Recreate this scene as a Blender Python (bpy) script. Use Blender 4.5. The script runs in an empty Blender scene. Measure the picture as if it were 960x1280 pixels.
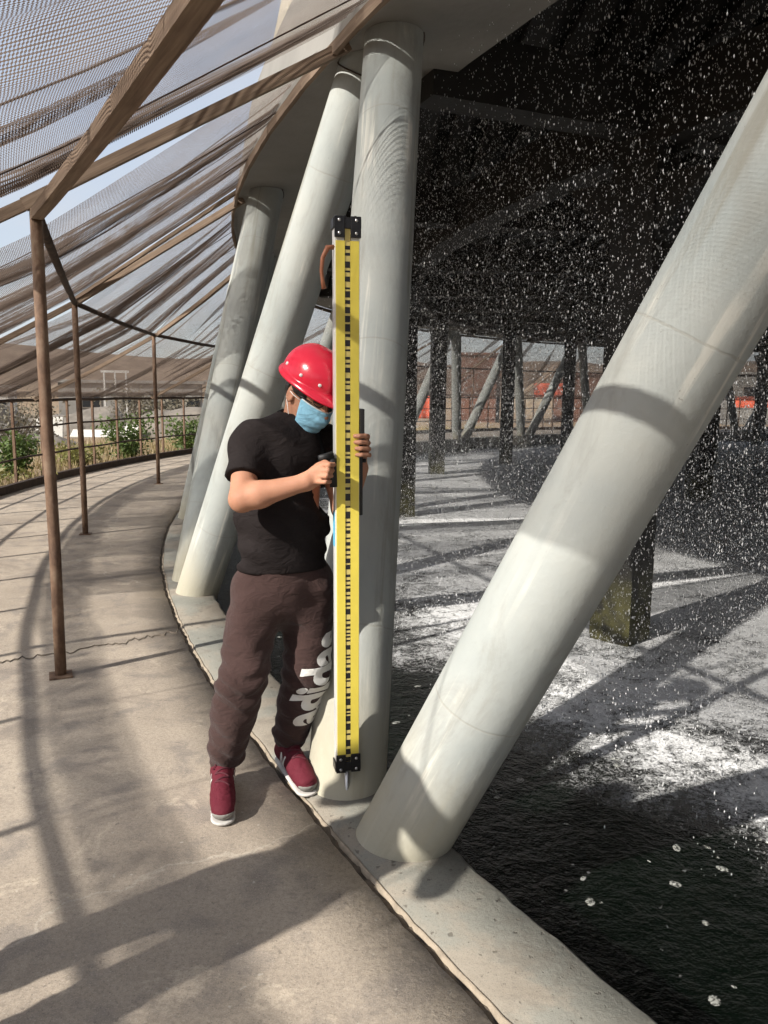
import bpy, bmesh, math, random
import numpy as np
from mathutils import Vector, Matrix
from mathutils.bvhtree import BVHTree

rng = np.random.default_rng(7)
random.seed(7)
S = bpy.context.scene
COL = S.collection
PI = math.pi
rad = math.radians

# ------------------------------------------------------------------ camera
CAM_H = 1.45
pitch, roll = rad(8.7), rad(0.6)
fw = Vector((0, math.cos(pitch), -math.sin(pitch)))
rt0 = Vector((1, 0, 0)); up0 = rt0.cross(fw)
rt = rt0 * math.cos(roll) + up0 * math.sin(roll)
up = up0 * math.cos(roll) - rt0 * math.sin(roll)
cd = bpy.data.cameras.new('camera')
cd.sensor_fit = 'HORIZONTAL'; cd.sensor_width = 36.0; cd.lens = 36.0 * 980 / 960
cd.clip_start = 0.05; cd.clip_end = 3000
cam = bpy.data.objects.new('camera', cd); COL.objects.link(cam)
M4 = Matrix((( rt.x, up.x, -fw.x, 0), (rt.y, up.y, -fw.y, 0), (rt.z, up.z, -fw.z, CAM_H), (0, 0, 0, 1)))
cam.matrix_world = M4
S.camera = cam

# ------------------------------------------------------------------ sky, sun, exposure
SUN_AZ, SUN_EL = 40.0, 33.5          # light travels towards +X rotated by SUN_AZ, from behind the camera's left
ldir = Vector((math.cos(rad(SUN_AZ)) * math.cos(rad(SUN_EL)), math.sin(rad(SUN_AZ)) * math.cos(rad(SUN_EL)), -math.sin(rad(SUN_EL))))
W = bpy.data.worlds.new('World'); S.world = W; W.use_nodes = True
nt = W.node_tree; nt.nodes.clear()
sky = nt.nodes.new('ShaderNodeTexSky'); sky.sky_type = 'NISHITA'; sky.sun_disc = False
sky.sun_elevation = rad(SUN_EL)
tosun = -ldir
sky.sun_rotation = math.atan2(tosun.x, tosun.y)
sky.air_density = 1.0; sky.dust_density = 2.5; sky.ozone_density = 1.0; sky.altitude = 300
bg = nt.nodes.new('ShaderNodeBackground'); bg.inputs['Strength'].default_value = 0.14
wo = nt.nodes.new('ShaderNodeOutputWorld')
tcw = nt.nodes.new('ShaderNodeTexCoord'); mpw = nt.nodes.new('ShaderNodeMapping'); mpw.inputs['Scale'].default_value = (1, 1, 2.5)
cn = nt.nodes.new('ShaderNodeTexNoise'); cn.inputs['Scale'].default_value = 2.2; cn.inputs['Detail'].default_value = 7; cn.inputs['Roughness'].default_value = 0.6
cr_ = nt.nodes.new('ShaderNodeMapRange'); cr_.inputs[1].default_value = 0.34; cr_.inputs[2].default_value = 0.66; cr_.inputs[3].default_value = 0.48; cr_.inputs[4].default_value = 0.85
mxw = nt.nodes.new('ShaderNodeMix'); mxw.data_type = 'RGBA'; mxw.inputs[7].default_value = (3.3, 3.45, 3.75, 1)       # thin high cloud
nt.links.new(tcw.outputs['Generated'], mpw.inputs[0]); nt.links.new(mpw.outputs[0], cn.inputs['Vector']); nt.links.new(cn.outputs['Fac'], cr_.inputs[0])
nt.links.new(cr_.outputs[0], mxw.inputs[0]); nt.links.new(sky.outputs[0], mxw.inputs[6])
nt.links.new(mxw.outputs[2], bg.inputs[0]); nt.links.new(bg.outputs[0], wo.inputs[0])
sl = bpy.data.lights.new('sun', 'SUN'); sl.energy = 4.7; sl.angle = rad(0.75); sl.color = (1.0, 0.945, 0.86)
so = bpy.data.objects.new('sun', sl); COL.objects.link(so)
so.rotation_euler = ldir.to_track_quat('-Z', 'Y').to_euler(); so.location = (-12, -10, 16)
S.view_settings.view_transform = 'Standard'; S.view_settings.look = 'None'
S.view_settings.exposure = 0.62; S.view_settings.gamma = 1.0
S.render.engine = 'CYCLES'
S.cycles.transparent_max_bounces = 40; S.cycles.max_bounces = 5; S.cycles.use_adaptive_sampling = True; S.cycles.adaptive_threshold = 0.03
S.cycles.use_denoising = True

# ------------------------------------------------------------------ materials
def lin(c):
    return tuple(((x / 12.92) if x <= 0.04045 else ((x + 0.055) / 1.055) ** 2.4) for x in c)
def rgb(r, g, b): return lin((r / 255, g / 255, b / 255)) + (1.0,)
class NT:
    def __init__(self, name):
        self.m = bpy.data.materials.new(name); self.m.use_nodes = True
        self.t = self.m.node_tree; self.t.nodes.clear()
        self.out = self.n('OutputMaterial')
    def n(self, typ, **kw):
        nd = self.t.nodes.new('ShaderNode' + typ)
        for k, v in kw.items(): setattr(nd, k, v)
        return nd
    def l(self, a, b): self.t.links.new(a, b)
    def put(self, sock, v):
        if hasattr(v, 'is_linked') or hasattr(v, 'links'): self.l(v, sock)
        else: sock.default_value = v
    def math(self, op, a, b=None, c=None, clamp=False):
        nd = self.n('Math', operation=op); nd.use_clamp = clamp
        self.put(nd.inputs[0], a)
        if b is not None: self.put(nd.inputs[1], b)
        if c is not None: self.put(nd.inputs[2], c)
        return nd.outputs[0]
    def noise(self, vec, scale, detail=4, rough=0.55, dist=0.0):
        nd = self.n('TexNoise'); 
        if vec is not None: self.l(vec, nd.inputs['Vector'])
        nd.inputs['Scale'].default_value = scale; nd.inputs['Detail'].default_value = detail
        nd.inputs['Roughness'].default_value = rough; nd.inputs['Distortion'].default_value = dist
        return nd.outputs['Fac']
    def mapping(self, vec, scale=(1, 1, 1), loc=(0, 0, 0), rot=(0, 0, 0)):
        nd = self.n('Mapping'); self.l(vec, nd.inputs['Vector'])
        nd.inputs['Scale'].default_value = scale; nd.inputs['Location'].default_value = loc; nd.inputs['Rotation'].default_value = rot
        return nd.outputs[0]
    def ramp(self, fac, stops, interp='LINEAR'):
        nd = self.n('ValToRGB'); self.l(fac, nd.inputs[0]); cr = nd.color_ramp; cr.interpolation = interp
        while len(cr.elements) > 1: cr.elements.remove(cr.elements[-1])
        cr.elements[0].position = stops[0][0]; cr.elements[0].color = stops[0][1]
        for p, c in stops[1:]:
            e = cr.elements.new(p); e.color = c
        return nd.outputs[0]
    def step(self, fac, a, b):
        nd = self.n('MapRange'); nd.interpolation_type = 'SMOOTHSTEP'
        self.l(fac, nd.inputs[0]); nd.inputs[1].default_value = a; nd.inputs[2].default_value = b
        return nd.outputs[0]
    def mix(self, fac, a, b, blend='MIX'):
        nd = self.n('Mix', data_type='RGBA', blend_type=blend)
        self.put(nd.inputs[0], fac); self.put(nd.inputs[6], a); self.put(nd.inputs[7], b)
        return nd.outputs[2]
    def bump(self, h, strength=0.3, dist=0.02, normal=None):
        nd = self.n('Bump'); self.l(h, nd.inputs['Height']); nd.inputs['Strength'].default_value = strength; nd.inputs['Distance'].default_value = dist
        if normal is not None: self.l(normal, nd.inputs['Normal'])
        return nd.outputs[0]
    def principled(self, color, rough=0.6, metal=0.0, normal=None, spec=None, **kw):
        p = self.n('BsdfPrincipled')
        self.put(p.inputs['Base Color'], color); self.put(p.inputs['Roughness'], rough); self.put(p.inputs['Metallic'], metal)
        if normal is not None: self.l(normal, p.inputs['Normal'])
        if spec is not None: self.put(p.inputs['Specular IOR Level'], spec)
        for k, v in kw.items(): self.put(p.inputs[k.replace('_', ' ')], v)
        self.l(p.outputs[0], self.out.inputs[0]); return p
    def obj(self): return self.n('TexCoord').outputs['Object']
    def pos(self): return self.n('NewGeometry').outputs['Position']
    def uv(self): return self.n('TexCoord').outputs['UV']

MAT = {}
OX, OY = 17.35, 12.14            # tower axis

def mat_simple(name, col, rough=0.6, metal=0.0, var=0.25, scale=6.0, bump=0.15, bscale=40.0, spec=None, space='obj'):
    t = NT(name); v = t.obj() if space == 'obj' else t.pos()
    f = t.noise(v, scale, 6, 0.6)
    d = tuple(c * (1 - var) for c in col[:3]) + (1,); b = tuple(min(1, c * (1 + var)) for c in col[:3]) + (1,)
    c = t.ramp(f, [(0.3, d), (0.7, b)])
    nrm = t.bump(t.noise(v, bscale, 5), bump, 0.01)
    t.principled(c, rough, metal, nrm, spec); MAT[name] = t.m; return t.m

def mat_walkway():
    t = NT('walkway_concrete'); v = t.pos()
    big = t.noise(v, 0.9, 6, 0.6); mid = t.noise(v, 4.5, 8, 0.68, 0.3); fine = t.noise(v, 70, 4, 0.7)
    c = t.ramp(big, [(0.3, (0.30, 0.25, 0.20, 1)), (0.55, (0.42, 0.355, 0.285, 1)), (0.75, (0.50, 0.425, 0.34, 1))])
    c = t.mix(t.math('MULTIPLY', t.step(mid, 0.48, 0.66), 0.8), c, (0.25, 0.218, 0.19, 1))          # damp, dirty blotches
    mid2 = t.noise(t.mapping(v, loc=(7, 3, 1)), 3.1, 9, 0.72, 0.6)
    c = t.mix(t.math('MULTIPLY', t.step(mid2, 0.57, 0.63), 0.65), c, (0.56, 0.475, 0.375, 1))
    c = t.mix(t.math('MULTIPLY', t.step(t.noise(t.mapping(v, loc=(11, 4, 2)), 1.7, 8, 0.7, 0.8), 0.50, 0.60), 0.5), c, (0.22, 0.185, 0.155, 1))    # scaled pale patches
    sp = t.noise(v, 38, 3, 0.5)
    c = t.mix(t.math('MULTIPLY', t.step(sp, 0.68, 0.74), 0.55), c, (0.60, 0.55, 0.47, 1))
    c = t.mix(t.math('MULTIPLY', t.step(t.noise(t.mapping(v, loc=(3, 9, 0)), 30, 3), 0.66, 0.72), 0.5), c, (0.12, 0.10, 0.085, 1))
    # hairline cracks
    w = t.n('TexVoronoi', feature='DISTANCE_TO_EDGE'); w.inputs['Scale'].default_value = 0.23
    wob = t.n('VectorMath', operation='ADD'); t.l(v, wob.inputs[0])
    nz = t.n('TexNoise'); t.l(v, nz.inputs['Vector']); nz.inputs['Scale'].default_value = 3.0; nz.inputs['Detail'].default_value = 8
    sc = t.n('VectorMath', operation='SCALE'); t.l(nz.outputs['Color'], sc.inputs[0]); sc.inputs['Scale'].default_value = 0.35
    t.l(sc.outputs[0], wob.inputs[1]); t.l(wob.outputs[0], w.inputs['Vector'])
    crack = t.math('SUBTRACT', 1.0, t.step(w.outputs['Distance'], 0.0004, 0.002))
    c = t.mix(t.math('MULTIPLY', crack, 0.35), c, (0.60, 0.54, 0.45, 1))
    c = t.mix(t.math('MULTIPLY', t.step(fine, 0.40, 0.68), 0.38), c, (0.17, 0.148, 0.125, 1))
    grit = t.noise(v, 240, 3, 0.6); c = t.mix(t.math('MULTIPLY', t.step(grit, 0.52, 0.70), 0.40), c, (0.58, 0.53, 0.46, 1)); c = t.mix(t.math('MULTIPLY', t.step(t.noise(t.mapping(v, loc=(1, 2, 3)), 190, 3, 0.6), 0.56, 0.70), 0.55), c, (0.09, 0.078, 0.066, 1))
    h = t.math('ADD', t.math('MULTIPLY', mid2, 0.8), t.math('MULTIPLY', fine, 0.25))
    t.principled(c, 0.85, 0, t.bump(h, 0.45, 0.012), 0.25); MAT['walk'] = t.m
mat_walkway()

def mat_kerb():
    t = NT('kerb_concrete'); v = t.pos()
    a = t.noise(v, 1.6, 7, 0.62, 0.4); f = t.noise(v, 60, 5, 0.7)
    c = t.ramp(a, [(0.35, (0.18, 0.182, 0.16, 1)), (0.48, (0.225, 0.22, 0.19, 1)), (0.54, (0.26, 0.232, 0.19, 1)), (0.72, (0.21, 0.178, 0.142, 1))])
    c = t.mix(t.math('MULTIPLY', t.step(f, 0.55, 0.75), 0.4), c, (0.17, 0.15, 0.125, 1))
    c = t.mix(t.math('MULTIPLY', t.step(t.noise(t.mapping(v, loc=(3, 1, 7)), 7, 8, 0.72, 0.5), 0.50, 0.66), 0.55), c, (0.16, 0.14, 0.115, 1))
    c = t.mix(t.math('MULTIPLY', t.step(t.noise(v, 200, 3), 0.54, 0.70), 0.45), c, (0.10, 0.092, 0.08, 1))
    pit = t.step(t.noise(v, 34, 3), 0.64, 0.70)
    c = t.mix(t.math('MULTIPLY', pit, 0.7), c, (0.09, 0.08, 0.065, 1))
    t.principled(c, 0.8, 0, t.bump(t.math('SUBTRACT', f, pit), 0.4, 0.01), 0.3); MAT['kerb'] = t.m
mat_kerb()

def mat_column():
    t = NT('painted_column'); v = t.obj()
    oi = t.n('ObjectInfo').outputs['Random']
    off = t.n('CombineXYZ'); t.l(t.math('MULTIPLY', oi, 31.0), off.inputs[2]); t.l(t.math('MULTIPLY', oi, 17.0), off.inputs[0])
    va = t.n('VectorMath', operation='ADD'); t.l(v, va.inputs[0]); t.l(off.outputs[0], va.inputs[1]); v2 = va.outputs[0]
    a = t.noise(v2, 1.3, 5, 0.6)
    c = t.ramp(a, [(0.3, (0.30, 0.33, 0.325, 1)), (0.5, (0.37, 0.39, 0.375, 1)), (0.7, (0.425, 0.43, 0.395, 1))])
    st = t.noise(t.mapping(v2, scale=(16, 16, 0.8)), 1.0, 6, 0.62, 0.5)           # runs of lime
    msk = t.step(t.noise(t.mapping(v2, loc=(5, 2, 8)), 1.9, 3), 0.44, 0.62)
    c = t.mix(t.math('MULTIPLY', t.math('MULTIPLY', t.step(st, 0.55, 0.66), msk), 0.8), c, (0.62, 0.61, 0.55, 1))
    st2 = t.noise(t.mapping(v2, scale=(9, 9, 0.5), loc=(3, 1, 4)), 1.0, 6, 0.6, 0.3)
    c = t.mix(t.math('MULTIPLY', t.step(st2, 0.52, 0.72), 0.75), c, (0.22, 0.21, 0.17, 1))
    c = t.mix(t.math('MULTIPLY', t.step(t.noise(t.mapping(v2, scale=(1, 1, 0.4), loc=(8, 8, 2)), 6, 7, 0.7, 0.6), 0.48, 0.68), 0.45), c, (0.25, 0.25, 0.225, 1))
    sz = t.n('SeparateXYZ'); t.l(v, sz.inputs[0])
    low = t.math('SUBTRACT', 1.0, t.step(t.math('ADD', sz.outputs[2], t.math('MULTIPLY', st2, 0.5)), 0.25, 0.75))
    c = t.mix(t.math('MULTIPLY', low, 0.6), c, (0.43, 0.38, 0.26, 1))               # grime above the kerb
    sp = t.step(t.noise(v2, 55, 3), 0.72, 0.76)
    c = t.mix(t.math('MULTIPLY', sp, 0.5), c, (0.22, 0.21, 0.18, 1))
    # board seams
    fr = t.math('FRACT', t.math('ADD', t.math('MULTIPLY', sz.outputs[2], 0.83), t.math('MULTIPLY', a, 0.05)))
    seam = t.math('SUBTRACT', 1.0, t.step(t.math('ABSOLUTE', t.math('SUBTRACT', fr, 0.5)), 0.001, 0.0045))
    c = t.mix(t.math('MULTIPLY', seam, 0.4), c, (0.30, 0.29, 0.25, 1))
    h = t.math('ADD', t.noise(v2, 45, 4, 0.6), t.math('MULTIPLY', seam, -0.6))
    t.principled(c, 0.8, 0, t.bump(h, 0.22, 0.006), 0.2); MAT['column'] = t.m
mat_column()

def mat_net():
    t = NT('shade_net'); uv = t.uv()
    s = t.n('SeparateXYZ'); t.l(uv, s.inputs[0])
    cu = t.math('COSINE', t.math('MULTIPLY', s.outputs[0], 2 * PI / 0.0098))
    # alternate rows are offset, knitted look
    cv = t.math('COSINE', t.math('MULTIPLY', s.outputs[1], 2 * PI / 0.0098))
    m = t.math('ADD', t.math('ADD', cu, cv), t.math('MULTIPLY', t.math('SINE', t.math('ADD', t.math('MULTIPLY', s.outputs[0], 2 * PI / 0.0196), t.math('MULTIPLY', s.outputs[1], 2 * PI / 0.0098))), 0.35))
    nv = t.noise(t.mapping(uv, scale=(1, 1, 1)), 1.4, 3)
    thr = t.math('MULTIPLY_ADD', t.math('SUBTRACT', nv, 0.5), 1.1, 0.0)             # pulled tight or bunched
    thread = t.math('LESS_THAN', m, thr)
    col = t.ramp(t.noise(uv, 2.2, 4), [(0.3, (0.10, 0.076, 0.064, 1)), (0.7, (0.19, 0.148, 0.122, 1))])
    d = t.n('BsdfDiffuse'); t.l(col, d.inputs[0]); tr = t.n('BsdfTranslucent'); t.l(col, tr.inputs[0])
    ms = t.n('MixShader'); ms.inputs[0].default_value = 0.5; t.l(d.outputs[0], ms.inputs[1]); t.l(tr.outputs[0], ms.inputs[2])
    tp = t.n('BsdfTransparent'); m2 = t.n('MixShader'); t.l(thread, m2.inputs[0]); t.l(tp.outputs[0], m2.inputs[1]); t.l(ms.outputs[0], m2.inputs[2])
    t.l(m2.outputs[0], t.out.inputs[0]); MAT['net'] = t.m
mat_net()

def mat_water():
    t = NT('basin_water'); v = t.pos()
    s = t.n('SeparateXYZ'); t.l(v, s.inputs[0])
    dx = t.math('SUBTRACT', s.outputs[0], OX); dy = t.math('SUBTRACT', s.outputs[1], OY)
    R = t.math('SQRT', t.math('ADD', t.math('MULTIPLY', dx, dx), t.math('MULTIPLY', dy, dy)))
    wob = t.noise(v, 1.1, 4, 0.6)
    Rw = t.math('ADD', R, t.math('MULTIPLY', t.math('SUBTRACT', wob, 0.5), 1.3))
    rain = t.math('SUBTRACT', 1.0, t.step(Rw, 17.9, 18.85))                     # under the fill the fall churns the water white
    w1 = t.noise(v, 8.5, 9, 0.72, 1.8)
    w2 = t.noise(t.mapping(v, loc=(4, 9, 2)), 5.0, 10, 0.80, 1.2)
    w3 = t.noise(t.mapping(v, loc=(9, 1, 3)), 22, 8, 0.75, 2.2)
    coarse = t.noise(t.mapping(v, loc=(1, 5, 0)), 1.3, 4, 0.6, 0.6)
    def rdg(w, k): return t.math('SUBTRACT', 1.0, t.math('MULTIPLY', t.math('ABSOLUTE', t.math('SUBTRACT', w, 0.5)), k), clamp=True)
    fil = t.math('MAXIMUM', rdg(w1, 13.0), t.math('MULTIPLY', rdg(w3, 9.0), 0.85))          # lacy strings
    inner = t.math('SUBTRACT', 1.0, t.step(Rw, 15.0, 17.9))
    lvl = t.math('ADD', t.math('MULTIPLY', coarse, 0.55), t.math('MULTIPLY', inner, 0.10))
    clump = t.step(t.math('ADD', w2, lvl), 0.48, 0.86)
    w4 = t.noise(t.mapping(v, loc=(2, 7, 5)), 42, 6, 0.75, 1.0)
    w5 = t.noise(t.mapping(v, loc=(6, 3, 1)), 110, 4, 0.7, 0.6)
    speck = t.step(t.math('ADD', t.math('MULTIPLY', w4, 0.6), t.math('MULTIPLY', w5, 0.4)), 0.42, 0.62)                                                        # torn up by every hit
    cl = t.step(t.math('ADD', w2, lvl), 0.52, 1.08)
    val = t.math('ADD', t.math('ADD', t.math('MULTIPLY', w4, 0.50), t.math('MULTIPLY', w5, 0.28)), t.math('MULTIPLY', fil, 0.10))
    foam = t.math('MULTIPLY', t.step(t.math('ADD', val, t.math('MULTIPLY', t.math('MULTIPLY_ADD', cl, 0.34, 0.055), rain)), 0.50, 0.66), t.step(rain, 0.02, 0.35))
    # stray flecks near the wall
    fl = t.step(t.noise(t.mapping(v, loc=(2, 2, 7)), 17, 3, 0.5, 0.8), 0.70, 0.73)
    foam = t.math('MAXIMUM', foam, t.math('MULTIPLY', fl, 0.12))
    n1 = t.noise(v, 9, 5, 0.6, 0.5); n2 = t.noise(v, 38, 4, 0.65)
    h = t.math('ADD', n1, t.math('MULTIPLY', n2, 0.5)); h = t.math('ADD', h, t.math('MULTIPLY', foam, 0.7))
    c = t.mix(foam, t.ramp(coarse, [(0.35, (0.0014, 0.0030, 0.0019, 1)), (0.7, (0.0022, 0.0046, 0.0029, 1))]), (0.80, 0.81, 0.82, 1))
    rough = t.math('MULTIPLY_ADD', foam, 0.6, 0.10)
    p = t.principled(c, rough, 0, t.bump(h, 0.75, 0.03), 0.5); p.inputs['IOR'].default_value = 1.33
    MAT['water'] = t.m
mat_water()

def mat_drop():
    t = NT('falling_drops')
    p = t.n('BsdfPrincipled'); p.inputs['Base Color'].default_value = (0.95, 0.96, 0.97, 1); p.inputs['Roughness'].default_value = 0.25
    tr = t.n('BsdfTranslucent'); tr.inputs[0].default_value = (0.97, 0.97, 0.97, 1)
    m = t.n('MixShader'); m.inputs[0].default_value = 0.5; t.l(p.outputs[0], m.inputs[1]); t.l(tr.outputs[0], m.inputs[2])
    t.l(m.outputs[0], t.out.inputs[0]); MAT['drop'] = t.m
mat_drop()

def mat_film():
    t = NT('foam_film'); v = t.pos(); d = t.n('BsdfDiffuse'); d.inputs[0].default_value = (0.42, 0.43, 0.40, 1); tp = t.n('BsdfTransparent'); m = t.n('MixShader')
    t.l(t.math('MULTIPLY', t.step(t.noise(v, 130, 4), 0.30, 0.65), 0.75), m.inputs[0]); t.l(tp.outputs[0], m.inputs[1]); t.l(d.outputs[0], m.inputs[2]); t.l(m.outputs[0], t.out.inputs[0]); MAT['film'] = t.m
mat_film()
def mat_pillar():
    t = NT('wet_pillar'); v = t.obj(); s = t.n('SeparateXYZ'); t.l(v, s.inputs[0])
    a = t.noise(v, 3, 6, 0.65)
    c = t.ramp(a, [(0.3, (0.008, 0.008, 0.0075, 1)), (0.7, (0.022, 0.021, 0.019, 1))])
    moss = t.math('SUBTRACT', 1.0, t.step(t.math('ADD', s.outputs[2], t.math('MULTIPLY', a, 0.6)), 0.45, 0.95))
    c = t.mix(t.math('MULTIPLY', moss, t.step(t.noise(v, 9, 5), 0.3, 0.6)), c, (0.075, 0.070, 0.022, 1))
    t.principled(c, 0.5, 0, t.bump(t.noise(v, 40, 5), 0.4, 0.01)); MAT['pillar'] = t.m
mat_pillar()

def mat_terrain():
    t = NT('bare_earth'); v = t.pos(); s = t.n('SeparateXYZ'); t.l(v, s.inputs[0])
    a = t.noise(v, 0.06, 8, 0.65); b = t.noise(v, 1.5, 8, 0.7)
    c = t.ramp(a, [(0.3, (0.20, 0.145, 0.095, 1)), (0.5, (0.27, 0.20, 0.135, 1)), (0.7, (0.24, 0.20, 0.15, 1))])
    c = t.mix(t.math('MULTIPLY', t.step(b, 0.5, 0.7), 0.5), c, (0.14, 0.105, 0.075, 1))
    hill = t.step(s.outputs[2], 0.4, 3.0)
    hc = t.ramp(t.noise(t.mapping(v, scale=(1, 1, 3)), 0.25, 9, 0.7), [(0.3, (0.105, 0.075, 0.055, 1)), (0.7, (0.20, 0.15, 0.11, 1))])
    c = t.mix(hill, c, hc)
    t.principled(c, 0.95, 0, t.bump(b, 0.5, 0.15), 0.1); MAT['terrain'] = t.m
mat_terrain()

def mat_rust(name, c0, c1, c2, rough=0.75):
    t = NT(name); v = t.obj(); a = t.noise(t.mapping(v, scale=(1, 1, 0.5)), 14, 7, 0.7)
    c = t.ramp(a, [(0.3, c0), (0.5, c1), (0.7, c2)])
    t.principled(c, rough, 0.0, t.bump(t.noise(v, 90, 5), 0.35, 0.004), 0.3); MAT[name] = t.m
mat_rust('rust_pipe', (0.07, 0.042, 0.03, 1), (0.15, 0.092, 0.06, 1), (0.23, 0.165, 0.115, 1))
mat_rust('dark_pipe', (0.028, 0.02, 0.016, 1), (0.05, 0.034, 0.026, 1), (0.085, 0.055, 0.04, 1))

def mat_wood():
    t = NT('weathered_timber'); v = t.uv()
    g = t.noise(t.mapping(v, scale=(60, 2.2, 1)), 1.0, 7, 0.65, 0.4); a = t.noise(v, 3, 4)
    c = t.ramp(g, [(0.3, (0.10, 0.07, 0.05, 1)), (0.55, (0.20, 0.145, 0.105, 1)), (0.75, (0.28, 0.215, 0.16, 1))])
    c = t.mix(t.math('MULTIPLY', t.step(a, 0.5, 0.7), 0.4), c, (0.09, 0.062, 0.046, 1))
    t.principled(c, 0.85, 0, t.bump(g, 0.35, 0.004), 0.2); MAT['wood'] = t.m
mat_wood()

def mat_cloth(name, c0, c1, rough=0.9, weave=900, sheen=0.0):
    t = NT(name); v = t.obj()
    a = t.noise(v, 7, 5, 0.6); w = t.noise(v, weave, 2)
    c = t.mix(a, c0, c1); c = t.mix(t.math('MULTIPLY', w, 0.35), c, tuple(x * 0.55 for x in c0[:3]) + (1,))
    h = t.math('ADD', t.math('MULTIPLY', t.noise(t.mapping(v, scale=(1, 1, 1.8)), 16, 4, 0.55, 0.8), 1.0), t.math('MULTIPLY', w, 0.05))
    p = t.principled(c, rough, 0, t.bump(h, 0.55, 0.018), 0.10)
    p.inputs['Sheen Weight'].default_value = sheen; MAT[name] = t.m
mat_cloth('tshirt', (0.016, 0.013, 0.013, 1), (0.024, 0.019, 0.019, 1), 0.85)
mat_cloth('trousers', (0.046, 0.027, 0.025, 1), (0.070, 0.042, 0.038, 1), 0.9, sheen=0.12)
mat_cloth('bandana', (0.006, 0.006, 0.007, 1), (0.02, 0.02, 0.022, 1), 0.8)
mat_cloth('shoe_fabric', (0.095, 0.014, 0.023, 1), (0.15, 0.026, 0.040, 1), 0.7, 500)
mat_cloth('mask_blue', (0.24, 0.50, 0.68, 1), (0.30, 0.58, 0.75, 1), 0.8, 1200)
def mat_scarf():
    t = NT('scarf_print'); v = t.obj(); c = t.mix(t.step(t.noise(v, 75, 4, 0.6, 1.0), 0.66, 0.70), (0.008, 0.008, 0.009, 1), (0.45, 0.45, 0.44, 1))
    t.principled(c, 0.85, 0, t.bump(t.noise(v, 40, 4), 0.4, 0.006), 0.15); MAT['bandana'] = t.m
mat_scarf()
def mat_skin():
    t = NT('skin'); v = t.obj(); a = t.noise(v, 12, 5, 0.6)
    c = t.ramp(a, [(0.3, (0.38, 0.185, 0.115, 1)), (0.7, (0.47, 0.24, 0.155, 1))])
    p = t.principled(c, 0.62, 0, t.bump(t.noise(v, 180, 4), 0.25, 0.003), 0.25)
    p.inputs['Subsurface Weight'].default_value = 0.12; p.inputs['Subsurface Radius'].default_value = (0.02, 0.008, 0.004); p.inputs['Subsurface Scale'].default_value = 0.5
    MAT['skin'] = t.m
mat_skin()
def mat_hair():
    t = NT('black_hair'); v = t.obj(); a = t.noise(t.mapping(v, scale=(1, 1, 0.25)), 160, 4, 0.6)
    c = t.ramp(a, [(0.35, (0.004, 0.0035, 0.003, 1)), (0.7, (0.022, 0.018, 0.016, 1))])
    t.principled(c, 0.45, 0, t.bump(a, 0.8, 0.006), 0.4); MAT['hair'] = t.m
mat_hair()
mat_simple('helmet_red', (0.62, 0.018, 0.045, 1), 0.22, var=0.06, scale=9, bump=0.02, spec=0.5)
mat_simple('white_plastic', (0.72, 0.72, 0.70, 1), 0.5, var=0.08, bump=0.03)
mat_simple('white_rubber', (0.52, 0.50, 0.47, 1), 0.7, var=0.12, bump=0.1)
mat_simple('black_rubber', (0.012, 0.012, 0.013, 1), 0.6, var=0.3, bump=0.1)
mat_simple('black_metal', (0.02, 0.02, 0.022, 1), 0.35, 0.4, var=0.3, bump=0.06)
mat_simple('lace_dark', (0.075, 0.010, 0.018, 1), 0.8, var=0.2, bump=0.1)
mat_simple('steel', (0.55, 0.55, 0.55, 1), 0.3, 0.9, var=0.12, bump=0.05)
mat_simple('aluminium', (0.74, 0.74, 0.72, 1), 0.42, 0.35, var=0.06, bump=0.03)
mat_simple('rod_yellow', (0.70, 0.57, 0.085, 1), 0.42, var=0.10, scale=5, bump=0.03)
mat_simple('rod_code_yellow', (0.60, 0.49, 0.16, 1), 0.5, var=0.12, scale=5, bump=0.02)
mat_simple('print_black', (0.012, 0.011, 0.012, 1), 0.5, var=0.2, bump=0.02)
mat_simple('print_white', (0.70, 0.69, 0.66, 1), 0.7, var=0.10, bump=0.05)
mat_simple('sticker_blue', (0.12, 0.42, 0.62, 1), 0.5, var=0.15, bump=0.02)
mat_simple('strap_brown', (0.24, 0.085, 0.04, 1), 0.6, var=0.3, bump=0.2)
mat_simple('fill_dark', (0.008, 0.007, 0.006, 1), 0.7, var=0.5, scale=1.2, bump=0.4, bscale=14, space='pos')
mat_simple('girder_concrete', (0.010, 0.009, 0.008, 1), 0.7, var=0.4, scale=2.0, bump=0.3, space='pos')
mat_simple('beam_concrete', (0.22, 0.21, 0.19, 1), 0.75, var=0.16, scale=1.4, bump=0.3, bscale=18, space='pos')
mat_simple('shell_concrete', (0.46, 0.42, 0.34, 1), 0.8, var=0.15, scale=0.6, bump=0.2, bscale=6, space='pos')
mat_simple('joint_dirt', (0.11, 0.088, 0.066, 1), 0.95, var=0.4, scale=20, bump=0.6, space='pos')
mat_simple('joint_mortar', (0.30, 0.25, 0.19, 1), 0.9, var=0.25, scale=25, bump=0.6, space='pos')
mat_simple('grey_wall', (0.20, 0.19, 0.175, 1), 0.9, var=0.2, scale=0.8, bump=0.3)
mat_simple('pale_slab', (0.55, 0.53, 0.49, 1), 0.85, var=0.15, scale=1.5, bump=0.3)
mat_simple('gantry_grey', (0.36, 0.35, 0.33, 1), 0.7, var=0.15)
mat_simple('rubble', (0.16, 0.14, 0.118, 1), 0.95, var=0.35, scale=2, bump=0.6, bscale=8)
mat_simple('brick_red', (0.15, 0.075, 0.052, 1), 0.9, var=0.2, scale=2, bump=0.3)
mat_simple('orange_tarp', (0.55, 0.10, 0.05, 1), 0.7, var=0.2, scale=1.5, bump=0.3)
mat_simple('window_dark', (0.02, 0.022, 0.024, 1), 0.15, var=0.2)
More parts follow.
